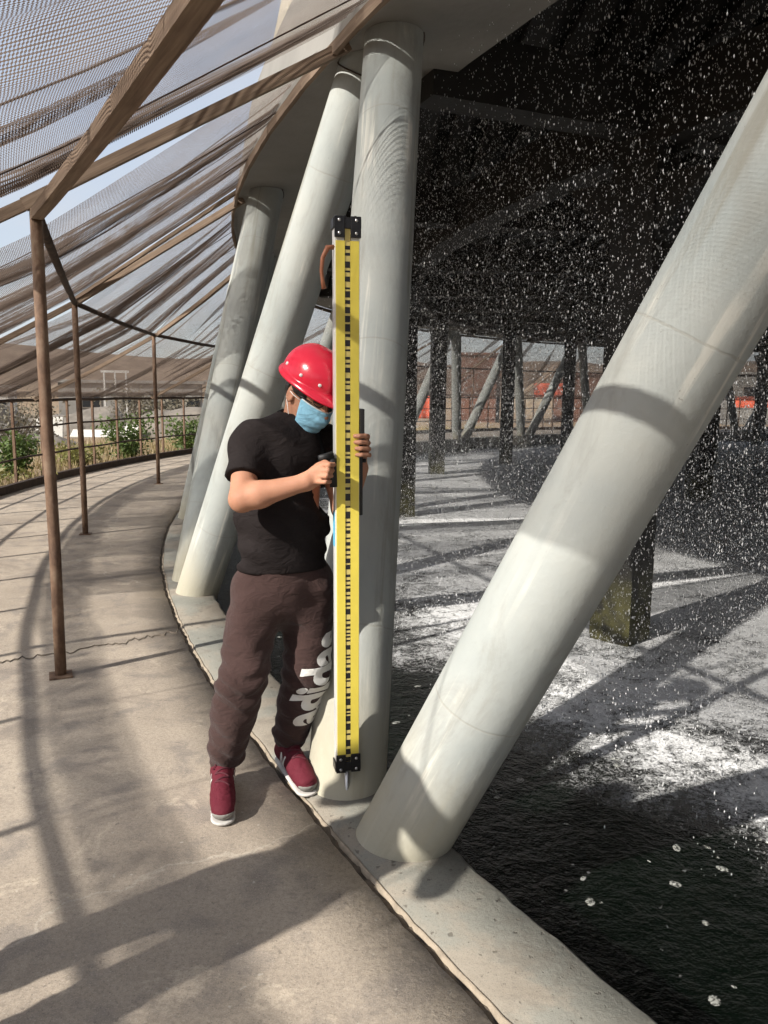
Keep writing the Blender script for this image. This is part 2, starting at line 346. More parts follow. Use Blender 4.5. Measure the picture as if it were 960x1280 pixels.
mat_simple('bark', (0.09, 0.065, 0.045, 1), 0.9, var=0.3, scale=15, bump=0.5)
def mat_leaf(name, a, b):
    t = NT(name); f = t.noise(t.pos(), 9, 3); c = t.ramp(f, [(0.3, a), (0.7, b)])
    p = t.n('BsdfPrincipled'); t.l(c, p.inputs['Base Color']); p.inputs['Roughness'].default_value = 0.55
    tr = t.n('BsdfTranslucent'); t.l(c, tr.inputs[0]); m = t.n('MixShader'); m.inputs[0].default_value = 0.3
    t.l(p.outputs[0], m.inputs[1]); t.l(tr.outputs[0], m.inputs[2]); t.l(m.outputs[0], t.out.inputs[0]); MAT[name] = t.m
mat_leaf('leaf_green', (0.055, 0.095, 0.018, 1), (0.12, 0.17, 0.04, 1))
mat_leaf('leaf_yellow', (0.14, 0.15, 0.035, 1), (0.26, 0.24, 0.075, 1))
mat_leaf('leaf_grey', (0.10, 0.09, 0.06, 1), (0.19, 0.165, 0.12, 1))
mat_leaf('dry_grass', (0.26, 0.20, 0.10, 1), (0.40, 0.32, 0.17, 1))

# ------------------------------------------------------------------ mesh helpers
def pol(r, th, z=0.0):
    t = rad(th); return Vector((OX - r * math.cos(t), OY - r * math.sin(t), z))
def mesh_obj(name, verts, faces, mat, parent=None, smooth=False, uvs=None):
    me = bpy.data.meshes.new(name)
    me.from_pydata([tuple(v) for v in verts], [], [tuple(f) for f in faces]); me.update()
    if uvs is not None:
        ul = me.uv_layers.new(name='UVMap'); vi = np.empty(len(me.loops), dtype=np.int32); me.loops.foreach_get('vertex_index', vi)
        ul.data.foreach_set('uv', np.asarray(uvs, dtype=np.float32)[vi].ravel())
    if smooth: me.polygons.foreach_set('use_smooth', [True] * len(me.polygons))
    o = bpy.data.objects.new(name, me); COL.objects.link(o)
    if mat is not None: me.materials.append(MAT[mat] if isinstance(mat, str) else mat)
    if parent is not None: o.parent = parent
    return o
def np_obj(name, V, F, mat, parent=None, smooth=True):
    """fast path: V (n,3), F (m,k) with equal k"""
    V = np.ascontiguousarray(V, dtype=np.float32); F = np.ascontiguousarray(F, dtype=np.int32); k = F.shape[1]
    me = bpy.data.meshes.new(name); me.vertices.add(len(V)); me.vertices.foreach_set('co', V.ravel())
    me.loops.add(F.size); me.loops.foreach_set('vertex_index', F.ravel())
    me.polygons.add(len(F)); me.polygons.foreach_set('loop_start', np.arange(0, F.size, k, dtype=np.int32))
    me.polygons.foreach_set('use_smooth', np.full(len(F), smooth)); me.update(calc_edges=True); me.validate()
    o = bpy.data.objects.new(name, me); COL.objects.link(o); me.materials.append(MAT[mat])
    if parent is not None: o.parent = parent
    return o
def empty(name, loc=(0, 0, 0), rz=0.0):
    o = bpy.data.objects.new(name, None); COL.objects.link(o); o.location = loc; o.rotation_euler = (0, 0, rz); o.empty_display_size = 0.2; return o
def tag(o, label=None, cat=None, group=None, kind=None):
    if label: o['label'] = label
    if cat: o['category'] = cat
    if group: o['group'] = group
    if kind: o['kind'] = kind
    return o
def inst(src, name, parent=None, mw=None):
    o = bpy.data.objects.new(name, src.data); COL.objects.link(o)
    if parent is not None: o.parent = parent
    if mw is not None: o.matrix_local = mw
    return o
class MB:
    def __init__(self): self.v = []; self.f = []
    def add(self, v, f):
        b = len(self.v); self.v += [Vector(x) for x in v]; self.f += [tuple(i + b for i in q) for q in f]; return self
    def box(self, c, s, M=None, taper=1.0):
        x, y, z = s[0] / 2, s[1] / 2, s[2] / 2
        vs = [(-x, -y, -z), (x, -y, -z), (x, y, -z), (-x, y, -z), (-x * taper, -y * taper, z), (x * taper, -y * taper, z), (x * taper, y * taper, z), (-x * taper, y * taper, z)]
        vs = [Vector(p) for p in vs]
        if M is not None: vs = [M @ p for p in vs]
        return self.add([p + Vector(c) for p in vs], [(0, 3, 2, 1), (4, 5, 6, 7), (0, 1, 5, 4), (1, 2, 6, 5), (2, 3, 7, 6), (3, 0, 4, 7)])
    def tube(self, pts, r, n=10, cap=True):
        pts = [Vector(p) for p in pts]; rs = r if isinstance(r, (list, tuple)) else [r] * len(pts)
        vs = []; fs = []; prev = None
        for i, p in enumerate(pts):
            d = (pts[min(i + 1, len(pts) - 1)] - pts[max(i - 1, 0)]).normalized()
            if prev is None:
                a = d.orthogonal().normalized()
            else:
                a = (prev - d * prev.dot(d)).normalized()
            prev = a; b = d.cross(a)
            for k in range(n):
                an = 2 * PI * k / n; vs.append(p + (a * math.cos(an) + b * math.sin(an)) * rs[i])
        for i in range(len(pts) - 1):
            for k in range(n):
                fs.append((i * n + k, i * n + (k + 1) % n, (i + 1) * n + (k + 1) % n, (i + 1) * n + k))
        if cap: fs.append(tuple(range(n - 1, -1, -1))); fs.append(tuple((len(pts) - 1) * n + k for k in range(n)))
        return self.add(vs, fs)
    def obj(self, name, mat, parent=None, smooth=False, bevel=0.0):
        o = mesh_obj(name, self.v, self.f, mat, parent, smooth)
        if bevel:
            b = o.modifiers.new('bevel', 'BEVEL'); b.width = bevel; b.segments = 2; b.limit_method = 'ANGLE'
        return o
def frame_from(d, upv=Vector((0, 0, 1))):
    d = d.normalized(); x = upv.cross(d)
    if x.length < 1e-4: x = Vector((1, 0, 0))
    x.normalize(); y = d.cross(x); return Matrix((x, y, d)).transposed()

# value noise from random waves (for shaping geometry)
class Waves:
    def __init__(self, n, lo, hi, seed):
        g = np.random.default_rng(seed); d = g.normal(size=(n, 3)); d /= np.linalg.norm(d, axis=1, keepdims=True)
        self.k = d * g.uniform(lo, hi, (n, 1)); self.p = g.uniform(0, 2 * PI, n); self.n = n
    def __call__(self, P):
        return np.sin(P @ self.k.T + self.p).sum(-1) / math.sqrt(self.n)

# ------------------------------------------------------------------ setting: terrain, walkway, kerb, water
def ring_mesh(name, radii, ths, zf, mat, jitter=None, kind='structure'):
    V = []; F = []
    for th in ths:
        for r in radii:
            rr = r if jitter is None else r + jitter(r, th)
            V.append(pol(rr, th, zf(r, th)))
    m = len(radii)
    closed = abs((ths[-1] - ths[0]) - 360) < 1e-6
    for i in range(len(ths) - 1):
        for j in range(m - 1):
            F.append((i * m + j, i * m + j + 1, (i + 1) * m + j + 1, (i + 1) * m + j))
    o = mesh_obj(name, V, F, mat, smooth=True)
    bm = bmesh.new(); bm.from_mesh(o.data); bmesh.ops.recalc_face_normals(bm, faces=bm.faces)
    if sum(f.normal.z * f.calc_area() for f in bm.faces) < 0: bmesh.ops.reverse_faces(bm, faces=bm.faces)
    bm.to_mesh(o.data); bm.free()
    if kind: o['kind'] = kind
    return o
wv_t = Waves(14, 0.05, 0.25, 3); wv_s = Waves(14, 0.6, 2.2, 4)
def sstep(a, b, x): t = min(1, max(0, (x - a) / (b - a))); return t * t * (3 - 2 * t)
def terrain_z(r, th):
    p = pol(r, th); P = np.array([[p.x, p.y, 0.0]])
    z = -0.12 - 0.5 * sstep(23.5, 40, r)
    n1 = float(wv_t(P)[0]); n2 = float(wv_s(P)[0])
    z += 0.08 * n2 * sstep(23.5, 28, r) + 0.35 * n1 * sstep(30, 60, r)
    side = sstep(-45, 5, th) if th > -100 else 0.0
    Hh = 6.6 + 4.4 * side
    z += Hh * sstep(72, 100, r + 4 * n1) * (1 - 0.9 * sstep(160, 260, r)) + 0.5 * n1 * sstep(80, 100, r)
    return z
ths_t = [i * 2.0 for i in range(-90, 91)]
terrain = ring_mesh('terrain', [22.8, 23.5, 25, 27, 30, 34, 39, 45, 52, 60, 68, 74, 80, 86, 92, 98, 105, 115, 130, 160, 200, 260, 400, 900], ths_t, terrain_z, 'terrain')

fine = list(np.arange(-30, 15, 1.0)) + list(np.arange(15, 50, 0.1)) + list(np.arange(50, 330.01, 2.0))
wj = Waves(26, 12, 110, 9); wj2 = Waves(10, 1.0, 9, 10)
def jit_edge(r, th):
    p = pol(r, th); P = np.array([[p.x, p.y, 0.0]])
    n = 0.0055 * float(wj(P)[0]) + 0.005 * float(wj2(P)[0])
    return n
KERB_IN, JOINT_IN, JOINT_OUT, WALK_OUT = 19.72, 20.024, 20.045, 22.78
walk = ring_mesh('walkway', [JOINT_OUT, JOINT_OUT + 0.012, 20.3, 20.8, 21.4, 22.1, WALK_OUT], fine,
                 lambda r, th: (-0.03 if r == JOINT_OUT else 0.0), 'walk', lambda r, th: jit_edge(JOINT_OUT, th) if r < 20.1 else 0)
kerb = ring_mesh('basin_kerb', [KERB_IN, KERB_IN + 0.002, KERB_IN + 0.02, 19.85, JOINT_IN - 0.012, JOINT_IN], fine,
                 lambda r, th: (-1.2 if r == KERB_IN else (-0.012 if r == KERB_IN + 0.002 else (-0.03 if r == JOINT_IN else 0.004))), 'kerb',
                 lambda r, th: (jit_edge(JOINT_OUT, th) * 0.8 if r > 19.95 else (0.75 * jit_edge(KERB_IN, th) if r < 19.8 else 0)))
joint = ring_mesh('joint_fill', [JOINT_IN - 0.04, JOINT_OUT + 0.04], fine, lambda r, th: -0.02 + 0.008 * float(wj(np.array([[th * 3.0, r, 0]]))[0]), 'joint_dirt')
# mortar lip that has lifted along the joint
lip_th = list(np.arange(15, 45, 0.06)); V = []; F = []
for i, th in enumerate(lip_th):
    p = pol(20.03, th); P = np.array([[p.x, p.y, 0.0]]); a = 0.5 + 0.35 * float(wj2(P * 1.7)[0]) + 0.25 * float(wj(P)[0])
    w_ = 0.002 + 0.004 * max(0, min(1.4, a)); h_ = -0.014 + 0.012 * max(0, min(1.2, a)); c_ = 20.022 + jit_edge(JOINT_OUT, th) * 0.8
    V += [pol(c_ - w_ - 0.004, th, -0.02), pol(c_ - w_ * 0.5, th, h_), pol(c_ + w_ * 0.5, th, h_ * 0.8), pol(c_ + w_ + 0.004, th, -0.02)]
    if i: 
        b = (i - 1) * 4
        F += [(b + k, b + k + 1, b + k + 5, b + k + 4) for k in range(3)]
lip = mesh_obj('mortar_lip', V, F, 'joint_mortar', smooth=True); lip.parent = kerb
# transverse crack across the walkway: a shallow raised ragged ridge with a dark gap
V = []; F = []; n = 140
for i in range(n):
    s = i / (n - 1); r = 20.06 + s * 2.6
    p0 = pol(r, 22.0 + 2.2 * s + 0.10 * math.sin(7 * s + 1) + 0.10 * float(wj(np.array([[r * 2, 1.0, 0]]))[0]), 0)
    q = pol(r, 23.0, 0) - pol(r, 22.0, 0); q.normalize()
    w_ = 0.006 + 0.003 * math.sin(23 * s) + 0.003 * float(wj(np.array([[r * 5, 4.0, 0]]))[0])
    V += [p0 - q * (w_ + 0.012) + Vector((0, 0, 0.0015)), p0 - q * w_ * 0.3 + Vector((0, 0, 0.004 + 0.0015 * math.sin(41 * s))), p0 + q * w_ * 0.4 + Vector((0, 0, 0.003)), p0 + q * (w_ * 0.4 + 0.006) + Vector((0, 0, 0.0015))]
    if i:
        b = (i - 1) * 4; F += [(b + k, b + k + 1, b + k + 5, b + k + 4) for k in range(3)]
cr = mesh_obj('crack_ridge', V, F, 'joint_dirt', smooth=False); cr.parent = walk

WATER_Z = -0.30
ths_w = list(np.arange(0, 360.01, 3.0))
water = ring_mesh('water', [0.01, 4, 8, 12, 15, 17, 18.5, KERB_IN + 0.05], ths_w, lambda r, th: WATER_Z, 'water')

# ------------------------------------------------------------------ the tower
tower = empty('cooling_tower', (OX, OY, 0)); tag(tower, 'huge round concrete cooling tower on slanted pale columns above a splashing basin', 'cooling tower')
def lp(r, th, z):      # tower-local point
    p = pol(r, th, z); return Vector((p.x - OX, p.y - OY, p.z))
COL_H, R_BASE, R_TOP, RC = 3.24, 19.83, 19.0, 0.148
def prof_mesh(name, prof, mat, n=180, closed=True, smooth=True, parent=tower):
    V = []; F = []; m = len(prof)
    for i in range(n):
        for r, z in prof: V.append(lp(r, 360.0 * i / n, z))
    for i in range(n):
        j = (i + 1) % n
        for k in range(m if closed else m - 1):
            k2 = (k + 1) % m; F.append((i * m + k, j * m + k, j * m + k2, i * m + k2))
    o = mesh_obj(name, V, F, mat, parent, smooth)
    bm = bmesh.new(); bm.from_mesh(o.data); bmesh.ops.recalc_face_normals(bm, faces=bm.faces); bm.to_mesh(o.data); bm.free()
    if smooth:
        o.data.shade_flat() if hasattr(o.data, 'shade_flat') else None
    return o
prof_mesh('ring_beam', [(18.5, COL_H), (19.3, COL_H - 0.03), (19.16, 3.95), (18.36, 3.95)], 'beam_concrete')
prof_mesh('shell', [(18.50, 3.952), (19.08, 3.952), (17.5, 11), (16.2, 20), (15.6, 30), (15.3, 30), (15.9, 20), (17.1, 11)], 'shell_concrete')
# columns, zigzag pairs: each copy shares one mesh of its own length
def column_mesh(length):
    n = 40; V = []; F = []; hs = np.linspace(-0.25, length, 12)
    for h in hs:
        for k in range(n): V.append((RC * math.cos(2 * PI * k / n), RC * math.sin(2 * PI * k / n), h))
    for i in range(len(hs) - 1):
        for k in range(n): F.append((i * n + k, i * n + (k + 1) % n, (i + 1) * n + (k + 1) % n, (i + 1) * n + k))
    return V, F
a0 = lp(R_BASE, 0, 0); b0 = lp(R_TOP, -4.1, COL_H + 0.12); L0 = (b0 - a0).length
cv, cf = column_mesh(L0)
col_src = None
near_cols = {}
for k in range(36):
    base = 28.8 + 10 * k
    for sgn in (-1, 1):
        th0 = base + sgn * 0.62; th1 = base + sgn * (4.5 if sgn < 0 else 4.85)
        A = lp(R_BASE, th0, 0); B = lp(R_TOP, th1, COL_H + 0.12); d = (B - A).normalized()
        Mx = Matrix.Translation(A) @ frame_from(d).to_4x4()
        if col_src is None:
            o = mesh_obj('column', cv, cf, 'column', tower, True); o.matrix_local = Mx; col_src = o
        else: o = inst(col_src, 'column', tower, Mx)
        near_cols[(k, sgn)] = (o, A, B)
# wire straps round the heads of the nearest columns, a crumbled base beside the nearest pair
for key, t_ in (((0, -1), 0.955), ((35, 1), 0.945), ((35, -1), 0.955)):
    o, A, B = near_cols[key]; mb = MB()
    z_ = L0 * t_
    pts = [Vector(((RC + 0.004) * math.cos(a), (RC + 0.004) * math.sin(a), z_ + 0.02 * math.sin(a + 1.0))) for a in np.linspace(0, 2 * PI, 33)]
    mb.tube(pts, 0.004, 6); mb.tube([pts[3], pts[3] + Vector((0.03, 0.02, 0.06)), pts[3] + Vector((0.05, -0.01, 0.10))], 0.004, 6)
    mb.obj('wire_strap', 'dark_pipe', o, True)
# pillars in the basin
def pillar_mesh():
    m = MB(); m.box((0, 0, 1.5), (0.31, 0.31, 4.0)); 
    for s in (-1, 1):
        m.add([(-0.14, s * 0.15, 2.75), (0.14, s * 0.15, 2.75), (0.14, s * 0.50, 3.15), (-0.14, s * 0.50, 3.15), (-0.14, s * 0.15, 3.15), (0.14, s * 0.15, 3.15)],
              [(0, 1, 2, 3), (4, 3, 2, 5), (0, 3, 4), (1, 5, 2), (0, 4, 5, 1)])
    return m
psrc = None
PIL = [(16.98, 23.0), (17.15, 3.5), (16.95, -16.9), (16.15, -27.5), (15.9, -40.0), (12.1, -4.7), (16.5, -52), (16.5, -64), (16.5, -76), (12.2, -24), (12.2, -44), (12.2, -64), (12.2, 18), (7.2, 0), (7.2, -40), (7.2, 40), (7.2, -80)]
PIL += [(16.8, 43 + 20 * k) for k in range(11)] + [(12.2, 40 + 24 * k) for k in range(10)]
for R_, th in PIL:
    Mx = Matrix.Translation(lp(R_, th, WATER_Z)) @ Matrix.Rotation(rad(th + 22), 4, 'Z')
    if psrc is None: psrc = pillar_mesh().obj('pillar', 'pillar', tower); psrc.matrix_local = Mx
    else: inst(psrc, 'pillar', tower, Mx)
# girders and fill above the rain
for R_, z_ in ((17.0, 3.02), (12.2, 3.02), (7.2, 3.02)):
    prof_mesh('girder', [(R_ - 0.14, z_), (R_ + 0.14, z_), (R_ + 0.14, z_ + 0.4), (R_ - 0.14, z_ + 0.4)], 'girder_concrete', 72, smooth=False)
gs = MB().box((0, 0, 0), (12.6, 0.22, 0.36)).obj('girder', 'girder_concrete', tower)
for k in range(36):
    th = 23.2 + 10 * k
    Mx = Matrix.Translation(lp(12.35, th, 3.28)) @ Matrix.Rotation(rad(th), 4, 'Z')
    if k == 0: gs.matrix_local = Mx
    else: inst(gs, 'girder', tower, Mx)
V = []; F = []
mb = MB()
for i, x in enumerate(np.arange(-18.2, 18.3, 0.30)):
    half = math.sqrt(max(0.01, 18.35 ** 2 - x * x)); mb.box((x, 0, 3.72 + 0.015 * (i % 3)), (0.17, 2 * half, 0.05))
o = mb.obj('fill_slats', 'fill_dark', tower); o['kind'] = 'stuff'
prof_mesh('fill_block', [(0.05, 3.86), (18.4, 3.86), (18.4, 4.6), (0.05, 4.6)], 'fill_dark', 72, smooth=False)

# ------------------------------------------------------------------ canopy frame, nets, railing
frame = empty('canopy_frame', pol(20.8, 10)); tag(frame, 'rusty pole and timber frame carrying the nets round the tower', 'canopy frame')
fl_ = frame.location
def fr(p): return Vector(p) - fl_
POLE_H = 2.27
poles = []        # theta list, measured for the nearest three
for th in [23.64, 12.1, 0.08] + [-11.5 - 11.6 * k for k in range(9)] + [35.6, 47.2]:
    poles.append(th)
RP = 20.78
RPOLE = {23.64: 20.73, 12.1: 20.82, 0.08: 20.86}
def jog(p, s=0.02): return p + Vector((random.uniform(-s, s), random.uniform(-s, s), 0))
pole_top = {}
for th in poles:
    b = pol(RPOLE.get(th, RP), th, -0.05); t_ = pol(RPOLE.get(th, RP), th, POLE_H)
    pole_top[th] = t_
    rr = 0.028
    MB().tube([fr(b), fr(b.lerp(t_, 0.3)) + Vector((0.004, 0, 0)), fr(b.lerp(t_, 0.65)) - Vector((0.003, 0, 0)), fr(t_)], rr, 14).obj('support_pole', 'rust_pipe', frame, True)
    MB().box(fr(b) + Vector((0, 0, 0.056)), (0.11, 0.11, 0.008), Matrix.Rotation(rad(th), 3, 'Z')).obj('foot_plate', 'rust_pipe', frame)
sp_ = sorted(poles)
for a, b in zip(sp_[:-1], sp_[1:]):
    if a == 23.64: continue
    MB().tube([fr(pole_top[a]), fr((pole_top[a] + pole_top[b]) / 2 - Vector((0, 0, 0.02))), fr(pole_top[b])], 0.026, 10).obj('eave_pipe', 'dark_pipe', frame, True)
PROF = [(22.74, 1.27), (20.78, 2.30), (19.25, 3.235)]
def canopy_z(r):
    for (r0, z0), (r1, z1) in zip(PROF[:-1], PROF[1:]):
        if r >= r1: return z0 + (r - r0) / (r1 - r0) * (z1 - z0)
    return z1 + (r1 - r) * 0.6
def plank(a, b, w, h, name='rafter', mat='wood', up=Vector((0, 0, 1))):
    a = Vector(a); b = Vector(b); d = b - a; L = d.length; M3 = frame_from(d, up)
    vs = []; uv = []
    ns = 8
    for i in range(ns + 1):
        for x, y in ((-w / 2, -h / 2), (w / 2, -h / 2), (w / 2, h / 2), (-w / 2, h / 2)):
            p = a + d * (i / ns) + M3 @ Vector((x + random.uniform(-.002, .002), y, 0)) + Vector((0, 0, -0.03 * math.sin(PI * i / ns) if L > 2 else 0))
            vs.append(fr(p)); uv.append((x + y, i / ns * L))
    fs = [(i * 4 + k, i * 4 + (k + 1) % 4, i * 4 + 4 + (k + 1) % 4, i * 4 + 4 + k) for i in range(ns) for k in range(4)] + [(3, 2, 1, 0), tuple(ns * 4 + k for k in range(4))]
    return mesh_obj(name, vs, fs, mat, frame, False, uv)
rafters = []
for th in poles:
    # head of the rafter rests on the nearest pair of column heads
    kk = round((th - 23.6) / 10.0); th_top = 23.7 + 10 * kk if abs(23.7 + 10 * kk - th) < 4.5 else th
    if th == 23.64: th_top = 24.0
    if th == 12.1: th_top = 13.6
    if th == 0.08: th_top = 3.4
    e = pol(19.22, th_top, 3.20); m_ = pol(RP, th, POLE_H + 0.02); f_ = pol(22.74, th, 1.27)
    plank(m_, e, 0.045, 0.055); plank(f_, m_, 0.04, 0.05)
    rafters.append((th, th_top))
# the broad eave bar from the nearest pole to the pole behind the viewpoint
plank(pole_top[23.64] + Vector((0, 0, -0.02)), pol(20.75, 35.6, 2.11), 0.05, 0.045, 'eave_bar')
plank(pole_top[12.1] + Vector((0, 0, 0.03)), pol(19.3, 14.4, 3.2), 0.03, 0.03, 'brace')
# cords that carry the net between the timbers
for da, db, k_ in ((26.2, 26.0, 0), (28.6, 28.2, 1), (31.0, 30.6, 2), (20.2, 20.6, 3), (17.0, 17.4, 4), (8.0, 9.0, 5), (4.2, 6.4, 6)):
    pts = []
    for q in np.linspace(0, 1, 16):
        r_ = 22.74 + (19.28 - 22.74) * q; th_ = da + (db - da) * q; pts.append(fr(pol(r_, th_ + 0.12 * math.sin(5 * q + k_), canopy_z(r_) + 0.005 - 0.05 * math.sin(PI * q) + 0.008 * math.sin(9 * q + k_))))
    MB().tube(pts, 0.0035, 5).obj('cord', 'dark_pipe', frame, True)
# batten along the ring beam
hb = [-100 + 2.5 * i for i in range(64)]
for a, b in zip(hb[:-1], hb[1:]):
    plank(pol(19.305, a, 3.165), pol(19.305, b, 3.165), 0.025, 0.06, 'batten')

def net_sheet(name, tha, thb, topa, topb, a0=0.0, a1=1.0, nu=150, nv=36, folds=1.0, seed=1, s0=0.0, s1=1.0, sag=0.10, lift=0.035, width=None, skew=0.0):
    g = np.random.default_rng(seed)
    a = np.linspace(0, 1, nu)[:, None]; s = np.linspace(s0, s1, nv)[None, :]
    A = a * np.ones_like(s); Sg = s * np.ones_like(a)
    warp = np.zeros_like(A); zf = np.zeros_like(A)
    for n, amp in ((2.3, 0.050), (5, 0.036), (9, 0.022), (15, 0.007)):
        n = n * g.uniform(0.85, 1.2); ph = g.uniform(0, 2 * PI); k = g.uniform(-1.2, 1.2)
        mod = np.clip(0.45 + 0.75 * np.sin(2 * PI * (g.uniform(0.4, 1.1) * Sg + g.uniform(0.7, 1.9) * A + g.uniform(0, 1))), 0.05, 1.2) 
        arg = 2 * PI * (n * A + k * Sg) + ph
        warp += folds * amp * mod * np.sin(arg); zf += folds * amp * 1.15 * mod * np.cos(arg * 1.0 + 0.7)
    e = a0 + (a1 - a0) * A + warp * (a1 - a0) + skew * (Sg - 0.5)
    e = np.clip(e, -0.06, 1.06)
    r = np.interp(Sg, [0, 0.56, 1], [22.74, RP, 19.28])
    lo = tha + (thb - tha) * e; hi = topa + (topb - topa) * e
    w = np.clip((Sg - 0.56) / 0.44, 0, 1); th = np.radians(lo * (1 - w) + hi * w)
    z = np.interp(r[0], [19.28, RP, 22.74], [3.235, 2.31, 1.28])[None, :] * np.ones_like(A)
    z = z + lift + zf * (0.35 + 0.65 * np.sin(PI * np.clip(Sg, 0.02, 0.98))) - sag * 4 * np.clip(e, 0, 1) * (1 - np.clip(e, 0, 1)) * np.sin(PI * np.clip(Sg, 0, 1)) ** 0.6
    edge = np.exp(-(np.minimum(np.abs(e), np.abs(1 - e)) / 0.06) ** 2); floor_ = np.interp(r, [19.28, RP, 22.74], [3.235, 2.31, 1.28]) + 0.045
    z = np.where(z < floor_, z + (floor_ - z) * edge, z)
    P = np.stack([OX - r * np.cos(th), OY - r * np.sin(th), z], -1).reshape(-1, 3)
    c = P.mean(0); c[2] = 0
    idx = np.arange(nu * nv).reshape(nu, nv)
    F = np.stack([idx[:-1, :-1], idx[1:, :-1], idx[1:, 1:], idx[:-1, 1:]], -1).reshape(-1, 4)
    wd = width or (abs(thb - tha) * (a1 - a0) * rad(1) * 21 * 1.12)
    uv = np.stack([A * wd, Sg * 4.05], -1).reshape(-1, 2)
    o = mesh_obj(name, P - c, F.tolist(), 'net', None, True, uv); o.location = c
    return o
RS = dict(rafters)
near_label = {
    35.6: 'brown shade net stretched right overhead across the upper left',
    23.64: 'loosely bunched brown net in the bay with clear sky gaps beside the nearest pole',
    12.1: 'crumpled shade net hanging between the second and third rusty poles',
    0.08: 'sagging brown net in the bay behind the third rusty pole',
}
order = sorted(poles, reverse=True)
for i, (ta, tb) in enumerate(zip(order[:-1], order[1:])):
    lab = near_label.get(ta, 'brown shade net hung on the far side of the canopy ring')
    if ta == 35.6: kw = dict(a0=-0.02, a1=1.0, folds=0.50, nu=260, nv=60, sag=0.14, s0=0.46)
    elif ta == 23.64: kw = dict(a0=0.16, a1=1.0, folds=0.55, nu=260, nv=60, sag=0.16, skew=-0.14)
    elif ta == 12.1: kw = dict(a0=0.05, a1=0.92, folds=0.7, nu=220, nv=50, sag=0.12, skew=0.05)
    elif ta == 47.2: kw = dict(folds=0.3, nu=160, nv=40, s0=0.46); lab = 'brown shade net behind the viewpoint over the walkway'
    else: kw = dict(folds=0.9, nu=110, nv=30)
    o = net_sheet('shade_net', ta, tb, RS[ta], RS[tb], seed=20 + i, **kw)
    tag(o, lab, 'net', 'nets hung on the canopy frame')
    # gathered hem along the railing top: a second turn of the same net
    h = net_sheet('hem', ta, tb, RS[ta], RS[tb], folds=0.5, nu=110, nv=8, seed=70 + i, s0=-0.012, s1=0.055, sag=0.0, lift=0.02)
    h.location = h.location - o.location; h.parent = o
    h = net_sheet('hem', ta, tb, RS[ta], RS[tb], folds=0.4, nu=110, nv=6, seed=90 + i, s0=-0.012, s1=0.04, sag=0.0, lift=0.045)
    h.location = h.location - o.location; h.parent = o
    if ta in (35.6, 23.64, 12.1):       # bunched selvedge next to the rafter
        for q, (x0, x1, f_) in enumerate(((0.86, 0.985, 0.6),) if ta == 35.6 else ((0.52, 0.68, 0.7), (0.84, 0.97, 0.6), (0.30, 0.38, 0.7))):
            h = net_sheet('fold', ta, tb, RS[ta], RS[tb], a0=x0, a1=x1, folds=f_, nu=90, nv=50, seed=120 + i * 5 + q, sag=0.10, lift=0.02, skew=-0.06 * (q % 2), s0=0.46 if ta == 35.6 else 0.05)
            h.location = h.location - o.location; h.parent = o

railing = empty('railing', pol(22.74, 0)); tag(railing, 'rusty pipe railing along the outer edge of the walkway', 'railing')
rl = railing.location
pm = None
for k in range(-14, 60):
    th = 1.9 - 2.43 * k
    Mx = Matrix.Translation(pol(22.74, th, 0) - rl) @ Matrix.Rotation(rad(th), 4, 'Z')
    if pm is None: pm = MB().box((0, 0, 0.62), (0.035, 0.035, 1.28)).obj('post', 'rust_pipe', railing); pm.matrix_local = Mx
    else: inst(pm, 'post', railing, Mx)
for z_, rr in ((1.27, 0.024), (0.87, 0.016), (0.43, 0.016)):
    pts = [pol(22.74 - (0.03 if rr < 0.02 else 0), th, z_ + 0.006 * math.sin(th * 1.3)) - rl for th in np.arange(38, -142, -1.2)]
    MB().tube(pts, rr, 8).obj('rail', 'dark_pipe', railing, True)
V = []; F = []
thk = list(np.arange(38, -142, -1.0))
for i, th in enumerate(thk):
    for r_, z_ in ((22.60, -0.05), (22.60, 0.11), (22.66, 0.115), (22.66, -0.05)): V.append(pol(r_, th, z_) - rl)
    if i:
        b = (i - 1) * 4; F += [(b + k, b + k + 1, b + k + 5, b + k + 4) for k in range(3)]
mesh_obj('toe_plate', V, F, 'dark_pipe', railing)

# ------------------------------------------------------------------ SDF modelling for people
def _v(a): return np.asarray(a, dtype=np.float32)
def s_cone(P, a, b, ra, rb):
    a = _v(a); b = _v(b); ba = b - a; l2 = float(ba @ ba); t = np.clip(((P - a) @ ba) / l2, 0, 1)
    d = np.linalg.norm(P - a - t[:, None] * ba, axis=1); return d - (ra + (rb - ra) * t)
def s_ell(P, c, r, M=None):
    q = P - _v(c)
    if M is not None: q = q @ np.asarray(M, dtype=np.float32)
    r = _v(r); k0 = np.linalg.norm(q / r, axis=1); k1 = np.linalg.norm(q / (r * r), axis=1) + 1e-9
    return k0 * (k0 - 1.0) / k1
def s_econe(P, a, b, ra, rb, M, fl):
    """tapered capsule whose section is flattened: fl scales the local y axis of M"""
    M = np.asarray(M, dtype=np.float32); q = (P - _v(a)) @ M; bb = (_v(b) - _v(a)) @ M
    q = q.copy(); q[:, 1] /= fl; bb = bb.copy(); bb[1] /= fl
    l2 = float(bb @ bb); t = np.clip((q @ bb) / l2, 0, 1); d = np.linalg.norm(q - t[:, None] * bb, axis=1)
    return (d - (ra + (rb - ra) * t)) * min(1.0, fl)
def smin(a, b, k):
    h = np.clip(0.5 + 0.5 * (b - a) / k, 0, 1); return b + (a - b) * h - k * h * (1 - h)
def smax(a, b, k): return -smin(-a, -b, k)
